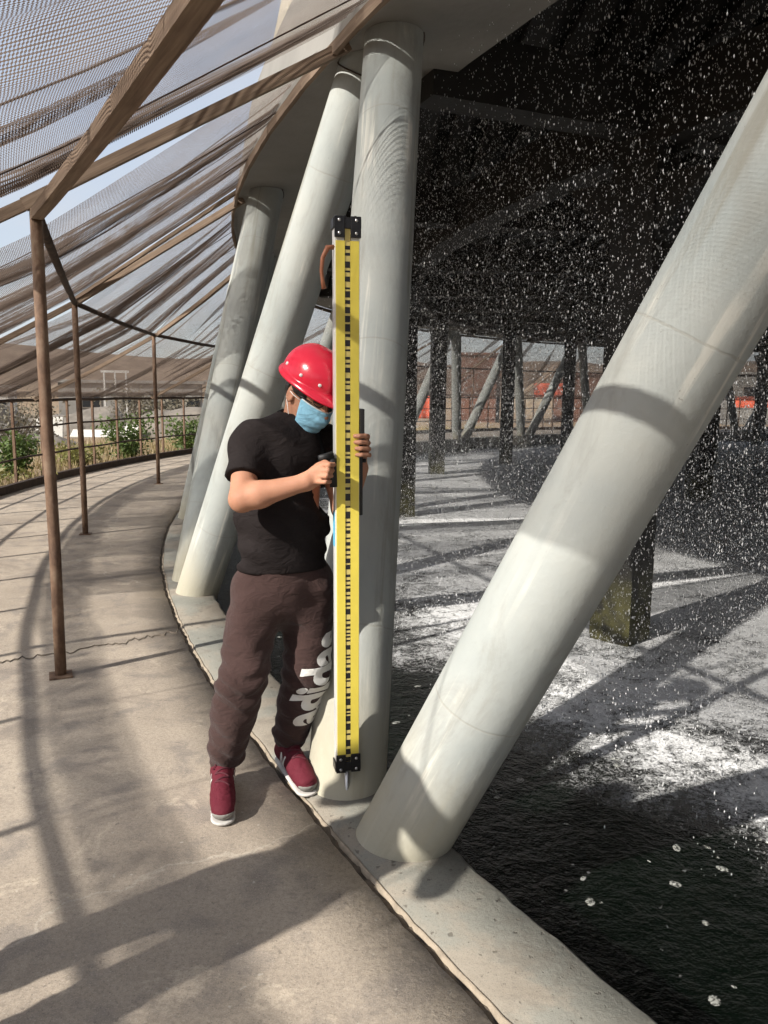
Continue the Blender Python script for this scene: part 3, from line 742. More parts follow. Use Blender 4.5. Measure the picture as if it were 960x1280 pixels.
def surface_net(fn, lo, hi, h):
    lo = np.asarray(lo, float); n = np.ceil((np.asarray(hi, float) - lo) / h).astype(int) + 1
    ax = [(lo[i] + h * np.arange(n[i])).astype(np.float32) for i in range(3)]
    D = np.empty(n, dtype=np.float32)
    YZ = np.stack(np.meshgrid(ax[1], ax[2], indexing='ij'), -1).reshape(-1, 2)
    ch = max(1, int(400000 / len(YZ)))
    for i in range(0, n[0], ch):
        xs = ax[0][i:i + ch]; P = np.empty((len(xs), len(YZ), 3), dtype=np.float32); P[:, :, 0] = xs[:, None]; P[:, :, 1:] = YZ[None]
        D[i:i + ch] = fn(P.reshape(-1, 3)).reshape(len(xs), n[1], n[2])
    I = D < 0
    c = [I[a:n[0] - 1 + a, b:n[1] - 1 + b, d:n[2] - 1 + d] for a in (0, 1) for b in (0, 1) for d in (0, 1)]
    sm = sum(x.astype(np.int8) for x in c); act = (sm > 0) & (sm < 8)
    ii = np.argwhere(act); idm = -np.ones(act.shape, dtype=np.int64); idm[act] = np.arange(len(ii))
    acc = np.zeros((len(ii), 3)); cnt = np.zeros(len(ii))
    corners = [(a, b, d) for a in (0, 1) for b in (0, 1) for d in (0, 1)]
    val = {cc: D[ii[:, 0] + cc[0], ii[:, 1] + cc[1], ii[:, 2] + cc[2]] for cc in corners}
    for c0 in corners:
        for axn in range(3):
            if c0[axn] == 0:
                c1 = list(c0); c1[axn] = 1; c1 = tuple(c1); v0 = val[c0]; v1 = val[c1]; m = (v0 < 0) != (v1 < 0)
                t = np.where(m, v0 / np.where(m, v0 - v1, 1), 0)
                p = np.array(c0, float)[None, :] + t[:, None] * (np.array(c1, float) - np.array(c0, float))[None, :]
                acc[m] += p[m]; cnt[m] += 1
    V = lo + h * (ii + acc / cnt[:, None])
    Fs = []
    for axn in range(3):
        b, d = [(1, 2), (2, 0), (0, 1)][axn]
        sl0 = [slice(1, n[k] - 1) for k in range(3)]; sl1 = list(sl0)
        sl0[axn] = slice(0, n[axn] - 1); sl1[axn] = slice(1, n[axn])
        A = I[tuple(sl0)]; B = I[tuple(sl1)]; e = np.argwhere(A != B)
        if len(e) == 0: continue
        inside0 = A[tuple(e.T)]
        base = e.copy(); base[:, b] += 1; base[:, d] += 1
        def gid(db, dd):
            q = base.copy(); q[:, b] += db; q[:, d] += dd; return idm[tuple(q.T)]
        q = np.stack([gid(-1, -1), gid(0, -1), gid(0, 0), gid(-1, 0)], 1)
        q[~inside0] = q[~inside0][:, ::-1]; Fs.append(q)
    return V, np.concatenate(Fs)
def sdf_obj(name, fn, lo, hi, h, mat, parent, smooth_iter=2, origin=None):
    V, F = surface_net(fn, lo, hi, h)
    if origin is not None: V = V - np.asarray(origin)[None, :]
    o = np_obj(name, V, F, mat, parent, True)
    if smooth_iter:
        bm = bmesh.new(); bm.from_mesh(o.data)
        for _ in range(smooth_iter): bmesh.ops.smooth_vert(bm, verts=bm.verts, factor=0.5, use_axis_x=True, use_axis_y=True, use_axis_z=True)
        bm.to_mesh(o.data); bm.free(); o.data.polygons.foreach_set('use_smooth', [True] * len(o.data.polygons))
    return o
def grid_obj(name, P, mat, parent, closed_u=False, smooth=True, solid=0.0):
    nu, nv = P.shape[:2]; idx = np.arange(nu * nv).reshape(nu, nv)
    if closed_u: idx = np.vstack([idx, idx[:1]])
    F = np.stack([idx[:-1, :-1], idx[1:, :-1], idx[1:, 1:], idx[:-1, 1:]], -1).reshape(-1, 4)
    o = np_obj(name, P.reshape(-1, 3), F, mat, parent, smooth)
    if solid:
        m = o.modifiers.new('solid', 'SOLIDIFY'); m.thickness = solid; m.offset = 0
    return o
def N3(x): x = np.asarray(x, float); return x / np.linalg.norm(x)

wr1 = Waves(16, 25, 70, 31); wr2 = Waves(14, 60, 140, 32)
def finger(P, pts, r0, r1):
    d = None
    for i in range(len(pts) - 1):
        ra = r0 + (r1 - r0) * i / (len(pts) - 1); rb = r0 + (r1 - r0) * (i + 1) / (len(pts) - 1)
        c = s_cone(P, pts[i], pts[i + 1], ra, rb); d = c if d is None else smin(d, c, 0.004)
    return d

def build_person(J, root, hands, headF, headU, detail=True, feet=None, glasses=True):
    o3 = np.array(root.location)
    J = {k: np.array(v, float) for k, v in J.items()}
    hf = N3(headF); hu = np.array(headU, float); hu = N3(hu - hf * (hu @ hf)); hl = np.cross(hu, hf)
    HM = np.stack([hl, hf, hu], 1)                       # columns: left, front, up
    hc = J['head']
    def H(x, y, z): return hc + HM @ np.array([x, y, z], float)
    sh = J['lsh'] - J['rsh']; sx = N3([sh[0], sh[1], 0]); tf = np.array([sx[1], -sx[0], 0.0])     # torso axes: to his left, forward
    TM = np.stack([sx, tf, np.array([0, 0, 1.0])], 1)
    # ---- body: head, neck, trunk, arms, hands, legs in one skin
    def body(P):
        d = s_ell(P, H(0, -0.008, 0.018), (0.074, 0.092, 0.098), HM)
        d = smin(d, s_ell(P, H(0, 0.022, -0.055), (0.054, 0.062, 0.062), HM), 0.03)            # jaw
        d = smin(d, s_cone(P, H(0, 0.088, 0.012), H(0, 0.108, -0.026), 0.009, 0.014), 0.012)     # nose
        for s in (-1, 1):
            d = smin(d, s_ell(P, H(s * 0.078, -0.012, -0.006), (0.009, 0.02, 0.031), HM), 0.008)  # ear
            d = smax(d, -s_ell(P, H(s * 0.086, -0.006, -0.004), (0.006, 0.010, 0.018), HM), 0.006)
            d = smax(d, -s_ell(P, H(s * 0.032, 0.098, 0.012), (0.016, 0.014, 0.010), HM), 0.012)   # eye socket
        d = smin(d, s_cone(P, H(0, -0.035, -0.06), J['neck'] + np.array([0, 0, -0.03]), 0.052, 0.060), 0.03)
        d = smin(d, s_econe(P, J['chest'], J['pelvis'], 0.135, 0.13, TM, 0.68), 0.05)
        for s, k in (('r', -1), ('l', 1)):
            d = smin(d, s_cone(P, J[s + 'sh'], J[s + 'elb'], 0.050, 0.041), 0.03)
            mid = J[s + 'elb'] * 0.72 + J[s + 'wri'] * 0.28
            d = smin(d, s_cone(P, J[s + 'elb'], mid, 0.040, 0.043), 0.02)
            d = smin(d, s_cone(P, mid, J[s + 'wri'], 0.043, 0.027), 0.02)
            d = smin(d, s_cone(P, J[s + 'hip'], J[s + 'knee'], 0.07, 0.05), 0.04)
            d = smin(d, s_cone(P, J[s + 'knee'], J[s + 'ank'], 0.05, 0.035), 0.02)
        for hd in hands:
            m = (np.abs(P - _v(hd['c'])).max(1) < 0.17)
            if m.any():
                Q = P[m]; p = hd['palm']
                dd = s_econe(Q, p[0], p[1], 0.030, 0.036, hd['M'], 0.48)
                dd = smin(d[m], dd, 0.014)
                for f, r in hd['fingers']: dd = smin(dd, finger(Q, f, r, r * 0.8), 0.004)
                d[m] = dd
        return d
    pts = np.array([J[k] for k in J]); lo = pts.min(0) - 0.2; hi = pts.max(0) + 0.2
    lo[2] = 0.02
    sdf_obj('body', body, lo, hi, 0.0052 if detail else 0.009, 'skin', root, 1, o3)
    # ---- hair under the helmet
    def hair(P):
        d = s_ell(P, H(0, -0.010, 0.030), (0.086, 0.104, 0.104), HM)
        q = (P - _v(hc)) @ HM.astype(np.float32)
        d = d + 0.0035 * wr2(P)
        cut = np.maximum(q[:, 1] - 0.055, -q[:, 2] + 0.012)                # hairline: keep back and sides
        side = -(q[:, 2] - 0.016 + 0.5 * np.clip(q[:, 1] + 0.0, -0.2, 0.04) ) 
        back = np.maximum(q[:, 1] + 0.028, -q[:, 2] - 0.072)
        keep = np.minimum(np.maximum(side, q[:, 1] - 0.05), back)
        fringe = s_ell(P, H(0.005, 0.075, 0.038), (0.062, 0.034, 0.034), HM) + 0.004 * wr2(P * 1.3)
        burn = np.minimum(s_ell(P, H(0.074, 0.020, 0.0), (0.012, 0.016, 0.030), HM), s_ell(P, H(-0.074, 0.020, 0.0), (0.012, 0.016, 0.030), HM))
        return np.minimum(smax(d, keep, 0.008), fringe)
    sdf_obj('hair', hair, hc - 0.17, hc + 0.17, 0.004 if detail else 0.008, 'hair', root, 1, o3)
    # ---- helmet
    nu, nv = 72, 26
    hb = np.array([0.0, -0.010, 0.062])
    def dome(ph, t, off=0.0):
        # t 0 at brim, 1 at crown
        x = (0.106 + off) * math.cos(ph) * math.cos(t * PI / 2) ** 0.85
        y = (0.130 + off) * math.sin(ph) * math.cos(t * PI / 2) ** 0.85
        z = (0.108 + off) * math.sin(t * PI / 2) ** 0.95
        rib = math.exp(-(x / 0.02) ** 2) * 0.003 * min(1, t * 2)
        return hb + np.array([x, y, z + rib])
    P = np.zeros((nu, nv + 3, 3))
    for i in range(nu):
        ph = 2 * PI * i / nu; fr_ = max(0, math.sin(ph)) ** 3
        b0_ = dome(ph, 0)
        out = np.array([math.cos(ph), math.sin(ph), 0])
        ext = 0.012 + 0.036 * fr_
        P[i, 0] = b0_ + out * ext * 0.96 + np.array([0, 0, -0.016 - 0.012 * fr_])
        P[i, 1] = b0_ + out * ext + np.array([0, 0, -0.011 - 0.012 * fr_])
        P[i, 2] = b0_ + out * 0.004 + np.array([0, 0, -0.002])
        for j in range(nv): P[i, 3 + j] = dome(ph, j / (nv - 1) * 0.9999)
    W_ = hc + P @ HM.T - o3
    hel = grid_obj('helmet', W_, 'helmet_red', root, True, True, 0.004)
    for ph, t in ((rad(125), 0.12), (rad(160), 0.14), (rad(55), 0.12), (rad(20), 0.14), (rad(200), 0.14), (rad(-20), 0.14)):
        c = dome(ph, t, 0.002); n_ = N3([math.cos(ph) / 0.106, math.sin(ph) / 0.13, 0.25 / 0.118]); M3 = frame_from(Vector(n_))
        mb = MB(); mb.tube([Vector(c) - Vector(n_) * 0.004, Vector(c) + Vector(n_) * 0.0035], [0.0065, 0.0055], 14)
        mb.v = [Vector(hc + HM @ np.array(p) - o3) for p in mb.v]; mb.obj('rivet', 'white_plastic', hel, True)
    # ---- surgical mask with pleats and ear loops
    nu, nv = 40, 30; P = np.zeros((nu, nv, 3))
    for i in range(nu):
        a = (i / (nu - 1) * 2 - 1); an = a * rad(74)
        for j in range(nv):
            v = j / (nv - 1); zz = -0.010 - 0.108 * v + 0.016 * abs(a) * (1 - 2 * v)
            bulge = 0.020 * math.exp(-(a / 0.42) ** 2) * math.exp(-((v - 0.30) / 0.38) ** 2) + 0.010
            rx, ry = 0.071 - 0.024 * v ** 2, 0.088 - 0.030 * max(0, v - 0.4) * 1.6
            pl = 0.0022 * math.sin(v * PI * 2 * 4) * (1 - abs(a) ** 4)
            P[i, j] = [rx * math.sin(an) * (1 + bulge * 1.0), 0.004 + ry * math.cos(an) + bulge + pl, zz]
    mk = grid_obj('face_mask', hc + P @ HM.T - o3, 'mask_blue', root, False, True, 0.0015)
    for s, i in ((-1, 0), (1, nu - 1)):
        for j in (2, nv - 3):
            a_ = P[i, j]; b_ = np.array([s * 0.082, -0.024, 0.006 if j == 2 else -0.022])
            mid = (a_ + b_) / 2 + np.array([s * 0.006, 0, 0])
            mb = MB(); mb.tube([Vector(hc + HM @ q - o3) for q in (a_, mid, b_)], 0.0016, 6); mb.obj('ear_loop', 'white_plastic', mk, True)
    for j in (0, nv - 1):
        mb = MB(); mb.tube([Vector(hc + HM @ (P[i, j] + np.array([0, 0.001, 0])) - o3) for i in range(0, nu, 3)], 0.0022, 6); mb.obj('mask_edge', 'white_plastic', mk, True)
    if glasses:
        g = empty('glasses'); g.parent = root
        for s in (-1, 1):
            mb = MB(); mb.tube([Vector(hc + HM @ np.array([s * 0.034 + 0.026 * math.cos(a), 0.104 - 0.010 * abs(math.cos(a)), 0.024 + 0.018 * math.sin(a)]) - o3) for a in np.linspace(0, 2 * PI, 25)], 0.0018, 6)
            mb.obj('rim', 'black_metal', g, True)
            mb = MB(); mb.tube([Vector(hc + HM @ np.array(q) - o3) for q in ((s * 0.062, 0.092, 0.016), (s * 0.080, 0.04, 0.014), (s * 0.082, -0.02, 0.010))], 0.0020, 6); mb.obj('temple', 'black_metal', g, True)
        mb = MB(); mb.tube([Vector(hc + HM @ np.array(q) - o3) for q in ((-0.010, 0.106, 0.014), (0, 0.109, 0.016), (0.010, 0.106, 0.014))], 0.0018, 6); mb.obj('bridge', 'black_metal', g, True)
    # ---- neck scarf
    nk = J['neck']
    def scarf(P):
        q = (P - _v(nk + np.array([0.004, -0.014, 0.012]))); up_ = _v(N3([0.25, -0.25, 0.93])); h_ = q @ up_; rad_ = np.linalg.norm(q - h_[:, None] * up_, axis=1)
        d = np.sqrt((rad_ - 0.064) ** 2 + (h_ * 0.50) ** 2) - 0.015 + 0.0035 * wr1(P)
        t0 = nk + tf * 0.085 + sx * 0.03 + np.array([0, 0, -0.01]); t1 = nk + tf * 0.125 + sx * 0.05 + np.array([0, 0, -0.15])
        tail = s_econe(P, t0, t1, 0.034, 0.018, TM, 0.4) + 0.003 * wr1(P)
        return smin(d, tail, 0.02)
    sdf_obj('neck_scarf', scarf, nk - 0.24, nk + 0.2, 0.006 if detail else 0.01, 'bandana', root, 1, o3)
    # ---- t-shirt
    slv = {s: J[s + 'sh'] + (J[s + 'elb'] - J[s + 'sh']) * 0.62 for s in 'rl'}
    hemz = J['hem'][2]
    def shirt(P):
        hem_c = J['hem'] + np.array([0, 0, -0.06])
        d = s_econe(P, J['chest'] + np.array([0, 0, 0.03]), J['waist'], 0.158, 0.160, TM, 0.68)
        d = smin(d, s_econe(P, J['waist'], hem_c, 0.160, 0.172, TM, 0.70), 0.05)
        d = smin(d, s_econe(P, J['rsh'] + sx * 0.02, J['lsh'] - sx * 0.02, 0.052, 0.052, TM, 0.85), 0.10)
        d = smin(d, s_cone(P, nk + np.array([0, 0, -0.005]), nk + np.array([0, 0, -0.08]), 0.072, 0.10), 0.05)
        for s in 'rl':
            d = smin(d, s_cone(P, J[s + 'sh'], slv[s] + (slv[s] - J[s + 'sh']) * 0.3, 0.056, 0.068), 0.035)
        q = (P - _v(J['chest'])) @ TM.astype(np.float32)
        # drag folds: diagonal across the belly, bunches near the hem and elbows
        f = np.sin(q[:, 2] * 62 + q[:, 0] * 34 + 2.2 * np.sin(q[:, 0] * 16 + q[:, 2] * 9)) * np.clip(-q[:, 2] / 0.32, 0.08, 1)
        d = d + 0.0052 * f + 0.0036 * wr1(P)
        z = P[:, 2]
        d = smax(d, (hemz + 0.003 * wr1(P * 0.35)) - z, 0.006)
        for s in 'rl':
            ax_ = _v(N3(J[s + 'elb'] - J[s + 'sh'])); dist = np.linalg.norm(P - _v(slv[s]), axis=1)
            cut = (P - _v(slv[s])) @ ax_
            d = np.where(dist < 0.13, smax(d, cut, 0.006), d)
            # hollow cuff
        d = smax(d, -s_cone(P, nk + np.array([0, 0, 0.03]), nk + np.array([0, 0, 0.10]), 0.066, 0.085), 0.008)
        return d
    sdf_obj('t_shirt', shirt, np.minimum.reduce([J['rsh'], J['lsh'], J['relb'], J['lelb'], J['waist'] - 0.12, J['hem']]) - 0.16, np.maximum.reduce([J['rsh'], J['lsh'], J['relb'], J['waist'] + 0.12, J['nk'] if 'nk' in J else J['neck']]) + 0.14, 0.0065 if detail else 0.011, 'tshirt', root, 1, o3)
    if detail:
        ts = [c for c in root.children if c.name.startswith('t_shirt')][0]; bvs = BVHTree.FromObject(ts, bpy.context.evaluated_depsgraph_get()); pts_ = []
        for a in np.linspace(rad(95), rad(200), 18):
            dv = sx * math.cos(a) + tf * math.sin(a); src = nk + dv * (0.098 + 0.03 * max(0, math.sin(a))) + np.array([0, 0, 0.14]); hit = bvs.ray_cast(Vector(src - o3), Vector((0, 0, -1)))
            if hit[0] is not None: pts_.append(hit[0] + Vector((0, 0, 0.001)))
    # ---- trousers
    def pants(P):
        d = s_econe(P, J['pelvis'] + np.array([0, 0, 0.05]), (J['rhip'] + J['lhip']) / 2 + np.array([0, 0, 0.01]), 0.160, 0.165, TM, 0.70)
        for s in 'rl':
            hp, kn, an = J[s + 'hip'], J[s + 'knee'], J[s + 'ank']; cal = kn * 0.62 + an * 0.38; cuf = an + (kn - an) * 0.10
            leg = s_cone(P, hp, kn, 0.098, 0.083); leg = smin(leg, s_cone(P, kn, cal, 0.083, 0.078), 0.03)
            leg = smin(leg, s_cone(P, cal, an + (kn - an) * 0.17, 0.078, 0.067), 0.03)
            ax_ = _v(N3(kn - an)); t = (P - _v(an)) @ ax_
            ln = float(np.linalg.norm(kn - an))
            side = (P - _v(an)) @ _v(sx)
            fold = np.sin(t * 95 + 3.0 * np.sin(side * 28 + 1) + (1.3 if s == 'l' else 0)) * (np.exp(-(t / 0.09) ** 2) + 0.55 * np.exp(-((t - ln) / 0.09) ** 2) + 0.18)
            leg = leg + 0.0065 * fold
            leg = smin(leg, s_cone(P, cuf, cuf + (an - cuf) * 0.9, 0.056, 0.050), 0.012)
            leg = smax(leg, -(t - 0.0), 0.006)
            d = smin(d, leg, 0.03)
        d = d + 0.0042 * wr1(P)
        d = smax(d, P[:, 2] - (hemz + 0.10), 0.01)
        return d
    pl_lo = np.minimum.reduce([J['rank'], J['lank'], J['rhip'], J['lhip'], J['rknee']]) - 0.16; pl_hi = np.maximum.reduce([J['rank'], J['lank'], J['rhip'], J['lhip'], J['lknee']]) + 0.2
    pl_lo[2] = min(J['rank'][2], J['lank'][2]) - 0.04
    tro = sdf_obj('trousers', pants, pl_lo, pl_hi, 0.0065 if detail else 0.012, 'trousers', root, 1, o3)
    # ---- shoes
    for s in 'rl':
        an = J[s + 'ank']; d2 = N3(list(feet[s]) + [0]); sd = np.array([d2[1], -d2[0], 0.0])      # forward, to the right
        FM = np.stack([sd, np.array([0, 0, 1.0]), d2], 1)
        heel = np.array([an[0], an[1], 0.0]) - d2 * 0.035
        K = 1.2; zz_ = lambda v: np.array([0, 0, v * 1.1])
        def up_fn(P):
            d = s_econe(P, heel + zz_(0.052), heel + d2 * 0.210 * K + zz_(0.042), 0.037, 0.040, FM, 0.82)
            d = smin(d, s_cone(P, heel + d2 * 0.02 + zz_(0.07), heel + d2 * 0.035 + zz_(0.100), 0.041, 0.040), 0.03)
            d = smin(d, s_cone(P, heel + d2 * 0.06 + zz_(0.088), heel + d2 * 0.17 * K + zz_(0.058), 0.034, 0.034), 0.03)
            q = (P - _v(heel)) @ FM.astype(np.float32)
            d = d + 0.0016 * np.sin(q[:, 2] * 210) * np.exp(-((q[:, 2] - 0.17) / 0.02) ** 2)
            d = smax(d, 0.018 - P[:, 2], 0.004)
            d = smax(d, -s_cone(P, heel + d2 * 0.03 + zz_(0.105), heel + d2 * 0.033 + zz_(0.14), 0.031, 0.036), 0.006)
            return d
        def so_fn(P):
            d = s_econe(P, heel + zz_(0.018), heel + d2 * 0.212 * K + zz_(0.016), 0.041, 0.043, FM, 0.6)
            t = (P - _v(heel)) @ _v(d2)
            d = smax(d, P[:, 2] - (0.034 - 0.017 * np.clip(t / 0.24, 0, 1)), 0.005)
            return smax(d, 0.004 - P[:, 2], 0.003)
        def toe_fn(P):
            q = (P - _v(heel)) @ FM.astype(np.float32)
            return smax(smax(up_fn(P) - 0.0022, 0.272 + 2.0 * q[:, 0] ** 2 - q[:, 2] - 0.25 * 0.03, 0.003), P[:, 2] - 0.046, 0.004)
        l0 = heel - np.array([0.3, 0.3, 0.02]); h0 = heel + np.array([0.3, 0.3, 0.17])
        l0[2] = -0.01
        u_ = sdf_obj('shoe', up_fn, l0, h0, 0.005 if detail else 0.009, 'shoe_fabric', root, 1, o3)
        sdf_obj('sole', so_fn, l0, h0, 0.005 if detail else 0.009, 'white_rubber', u_, 1, o3)
        if detail: sdf_obj('toe_guard', toe_fn, l0, h0, 0.005, 'grey_wall', u_, 1, o3)
        bv = BVHTree.FromObject(u_, bpy.context.evaluated_depsgraph_get())
        if detail:
            lb = MB()
            for i in range(5):
                q0 = heel + d2 * (0.090 + 0.022 * i); pts_ = []
                for w in np.linspace(-1, 1, 9):
                    src = Vector(q0 + sd * 0.025 * w + d2 * 0.010 * (w if i % 2 else -w) + np.array([0, 0, 0.2]) - o3); hit = bv.ray_cast(src, Vector((0, 0, -1)))
                    if hit[0] is not None: pts_.append(hit[0] + Vector((0, 0, 0.002)))
                if len(pts_) > 3: lb.tube(pts_, 0.0032, 6)
            for sg in (-1, 1):
                q0 = heel + d2 * 0.075; base_ = Vector(q0 + np.array([0, 0, 0.118]) - o3)
                lb.tube([base_, base_ + Vector(sd * sg * 0.022 + d2 * 0.012 + np.array([0, 0, 0.012])), base_ + Vector(sd * sg * 0.034 + d2 * 0.02 + np.array([0, 0, -0.006])), base_ + Vector(sd * sg * 0.016 + d2 * 0.02 + np.array([0, 0, -0.006]))], 0.0026, 6)
            lb.obj('laces', 'lace_dark', u_, True)
            for sg in (-1, 1):
                tx = text_mesh('N', 0.072, 0.002)
                vs = []
                for p in tx[0]:
                    src = heel + d2 * (0.060 + (p[0] if sg > 0 else -p[0] + 0.04) + 0.3 * p[1]) + np.array([0, 0, 0.040 + p[1]]) + sd * sg * 0.12
                    hit = bv.ray_cast(Vector(src - o3), Vector(-sd * sg))
                    vs.append((hit[0] if hit[0] is not None else Vector(src - o3 - sd * sg * 0.085)) + Vector(sd * sg * 0.002))
                mesh_obj('letter_mark', vs, tx[1], 'print_white', u_)
    return tro
def text_mesh(txt, size, bold=0.0, subdiv=2):
    cu = bpy.data.curves.new('lettering', 'FONT'); cu.body = txt; cu.size = size; cu.offset = bold; cu.resolution_u = 6
    ob = bpy.data.objects.new('lettering', cu); COL.objects.link(ob)
    dg = bpy.context.evaluated_depsgraph_get(); me = bpy.data.meshes.new_from_object(ob.evaluated_get(dg))
    bpy.data.objects.remove(ob); bpy.data.curves.remove(cu)
    bm = bmesh.new(); bm.from_mesh(me); bmesh.ops.remove_doubles(bm, verts=bm.verts, dist=1e-5); bmesh.ops.triangulate(bm, faces=bm.faces)
    for _ in range(subdiv):
        es = [e for e in bm.edges if e.calc_length() > size * 0.09]
        if es: bmesh.ops.subdivide_edges(bm, edges=es, cuts=1); bmesh.ops.triangulate(bm, faces=bm.faces)
    bm.verts.index_update(); vs = [tuple(v.co) for v in bm.verts]; fs = [tuple(v.index for v in f.verts) for f in bm.faces]; bm.free(); return vs, fs

# ---- the surveyor
JM = dict(rhip=(-.452, 2.75, .735), lhip=(-.275, 2.83, .73), rknee=(-.496, 2.66, .445), lknee=(-.283, 2.80, .425), rank=(-.580, 2.69, .100), lank=(-.365, 2.87, .095),
          pelvis=(-.366, 2.80, .826), waist=(-.366, 2.80, .97), hem=(-.364, 2.79, .815), chest=(-.352, 2.80, 1.17), neck=(-.322, 2.835, 1.325), head=(-.262, 2.785, 1.436),
          rsh=(-.470, 2.70, 1.268), lsh=(-.205, 2.90, 1.265), relb=(-.470, 2.565, 1.095), rwri=(-.258, 2.555, 1.155), lelb=(-.150, 2.83, 1.03), lwri=(-.082, 2.73, 1.185))
man = empty('person', (-0.45, 2.78, 0)); tag(man, 'person in red helmet, black t-shirt and brown trousers steadying the yellow rod', 'person')
rp0 = np.array([-.250, 2.555, 1.160]); rp1 = np.array([-.205, 2.560, 1.188])
def hand_r():
    # right hand closed round the grip on the rod's near side
    fs = []
    for i in range(4):
        k = rp1 + np.array([0.006 - 0.004 * i, -0.020 - 0.002 * i, 0.026 - 0.0185 * i])
        a = k + np.array([0.020, -0.017, 0.002]); b = a + np.array([0.014, 0.020, -0.001]); c = b + np.array([-0.012, 0.022, -0.002])
        fs.append(([rp1 * 0.6 + rp0 * 0.4 + np.array([0, -0.008, 0.018 - 0.012 * i]), k, a, b, c], 0.0096 - 0.0005 * i))
    th0 = rp0 + np.array([0.012, 0.010, 0.024]); fs.append(([th0, th0 + np.array([0.022, 0.012, 0.026]), th0 + np.array([0.042, 0.004, 0.036]), th0 + np.array([0.052, -0.008, 0.034])], 0.0105))
    M = np.array(frame_from(Vector(rp1 - rp0), Vector((0, 0, 1)))); M = np.stack([np.array([0, 0, 1.0]), np.array([0, 1.0, 0]), np.array([-1.0, 0, 0])], 1)
    return dict(c=rp1, palm=(rp0, rp1), M=M, fingers=fs)
lp0 = np.array([-.078, 2.722, 1.205]); lp1 = np.array([-.070, 2.690, 1.268])
def hand_l():
    fs = []
    for i in range(4):
        z = 1.300 - 0.021 * i
        k = np.array([-.058 + 0.002 * i, 2.665, z]); a = k + np.array([-0.006, -0.030, 0.004]); b = a + np.array([-0.020, -0.016, 0.0]); c = b + np.array([-0.016, 0.004, 0])
        fs.append(([lp1 + np.array([0.0, 0.0, 0.014 - 0.014 * i]), k, a, b, c], 0.0098 - 0.0004 * i))
    t0 = lp0 + np.array([-0.010, 0.004, 0.02]); fs.append(([t0, t0 + np.array([-0.022, -0.004, 0.030]), t0 + np.array([-0.036, -0.012, 0.058])], 0.0105))
    M = np.stack([np.array([0, 1.0, 0]), np.array([1.0, 0, 0]), np.array([0, 0, -1.0])], 1)
    return dict(c=lp1, palm=(lp0, lp1), M=M, fingers=fs)
tro = build_person(JM, man, [hand_r(), hand_l()], (0.58, -0.64, -0.45), (0.30, -0.25, 0.92), True, dict(r=(0.20, -0.98), l=(0.42, -0.90)))
# lettering up the left leg, wrapped on the cloth
bv = BVHTree.FromObject(tro, bpy.context.evaluated_depsgraph_get()); ml = np.array(man.location)
tv, tf_ = text_mesh('adidas', 0.190, 0.0075, 3)
ka, kk_ = np.array(JM['lank']), np.array(JM['lknee']); hk = np.array(JM['lhip'])
vs = []
for x, y, _ in tv:
    s = 0.130 + x * 0.80
    L1 = np.linalg.norm(kk_ - ka)
    c = ka + (kk_ - ka) * (s / L1) if s < L1 else kk_ + (hk - kk_) * ((s - L1) / np.linalg.norm(hk - kk_))
    ang = rad(-74) - (y - 0.070) / 0.074 + (s - 0.13) * 2.1           # measured round the leg, letters stand away from the shin
    d_ = np.array([math.cos(ang), math.sin(ang), 0])
    hit = bv.ray_cast(Vector(c + d_ * 0.2 - ml), Vector(-d_))
    vs.append((hit[0] if hit[0] is not None else Vector(c + d_ * 0.08 - ml)) + Vector(d_ * 0.0022))
lt = mesh_obj('leg_lettering', vs, tf_, 'print_white', tro)

# ---- the levelling rod
rod = empty('levelling_rod', (-0.121, 2.63, 0.004)); rod.rotation_euler = (rad(-0.1), rad(-0.25), rad(14)); tag(rod, 'yellow barcode levelling rod with black end fittings held upright against the column', 'levelling rod')
Z0, Z1 = 0.118, 1.975; mid = (Z0 + Z1) / 2; ln = Z1 - Z0
MB().box((0, 0.012, mid), (0.083, 0.040, ln - 0.02)).obj('case', 'aluminium', rod, bevel=0.002)
MB().box((-0.0225, -0.010, mid), (0.029, 0.005, ln - 0.1)).obj('face_strip', 'rod_yellow', rod)
MB().box((0.0245, -0.010, mid), (0.029, 0.005, ln - 0.1)).obj('face_strip', 'rod_yellow', rod)
MB().box((0.001, -0.0088, mid), (0.0185, 0.002, ln - 0.02)).obj('code_band', 'rod_code_yellow', rod)
for x in (-0.0088, 0.0108): MB().box((x, -0.0100, mid), (0.0016, 0.004, ln - 0.06)).obj('groove', 'print_black', rod)
g = random.Random(5); mb = MB(); z = Z0 + 0.03
while z < Z1 - 0.06:
    hgt = g.choice([0.006, 0.006, 0.009, 0.012, 0.016, 0.020, 0.024]); gap = g.choice([0.006, 0.008, 0.010, 0.013, 0.018])
    mb.box((0.001, -0.0100, z + hgt / 2), (0.0172, 0.0008, hgt)); z += hgt + gap
mb.obj('barcode', 'print_black', rod)
for z_, nm in ((Z1 + 0.004, 'head_fitting'), (Z0 + 0.012, 'foot_fitting')):
    e = empty(nm); e.parent = rod
    hh = 0.066
    for x in (-0.0255, 0.0275): MB().box((x, -0.0150, z_ - (0.012 if z_ > 1 else -0.012)), (0.034, 0.008, hh)).obj('plate', 'black_metal', e, bevel=0.002)
    MB().box((0.0, 0.010, z_), (0.092, 0.052, 0.034)).obj('cap', 'black_metal', e, bevel=0.003)
    for x in (-0.027, 0.029):
        for dz in (-0.032, 0.008) if z_ > 1 else (-0.008, 0.030):
            mb = MB(); mb.tube([(x, -0.016, z_ + dz), (x, -0.0225, z_ + dz)], [0.0062, 0.0045], 12); mb.obj('screw', 'steel', e, True)
for x in (-0.034, -0.004, 0.030):
    mb = MB(); mb.tube([(x, 0.004, Z1 + 0.018), (x, 0.004, Z1 + 0.030)], [0.0055, 0.004], 10); mb.obj('stud', 'steel' if x < -0.02 else 'black_metal', rod, True)
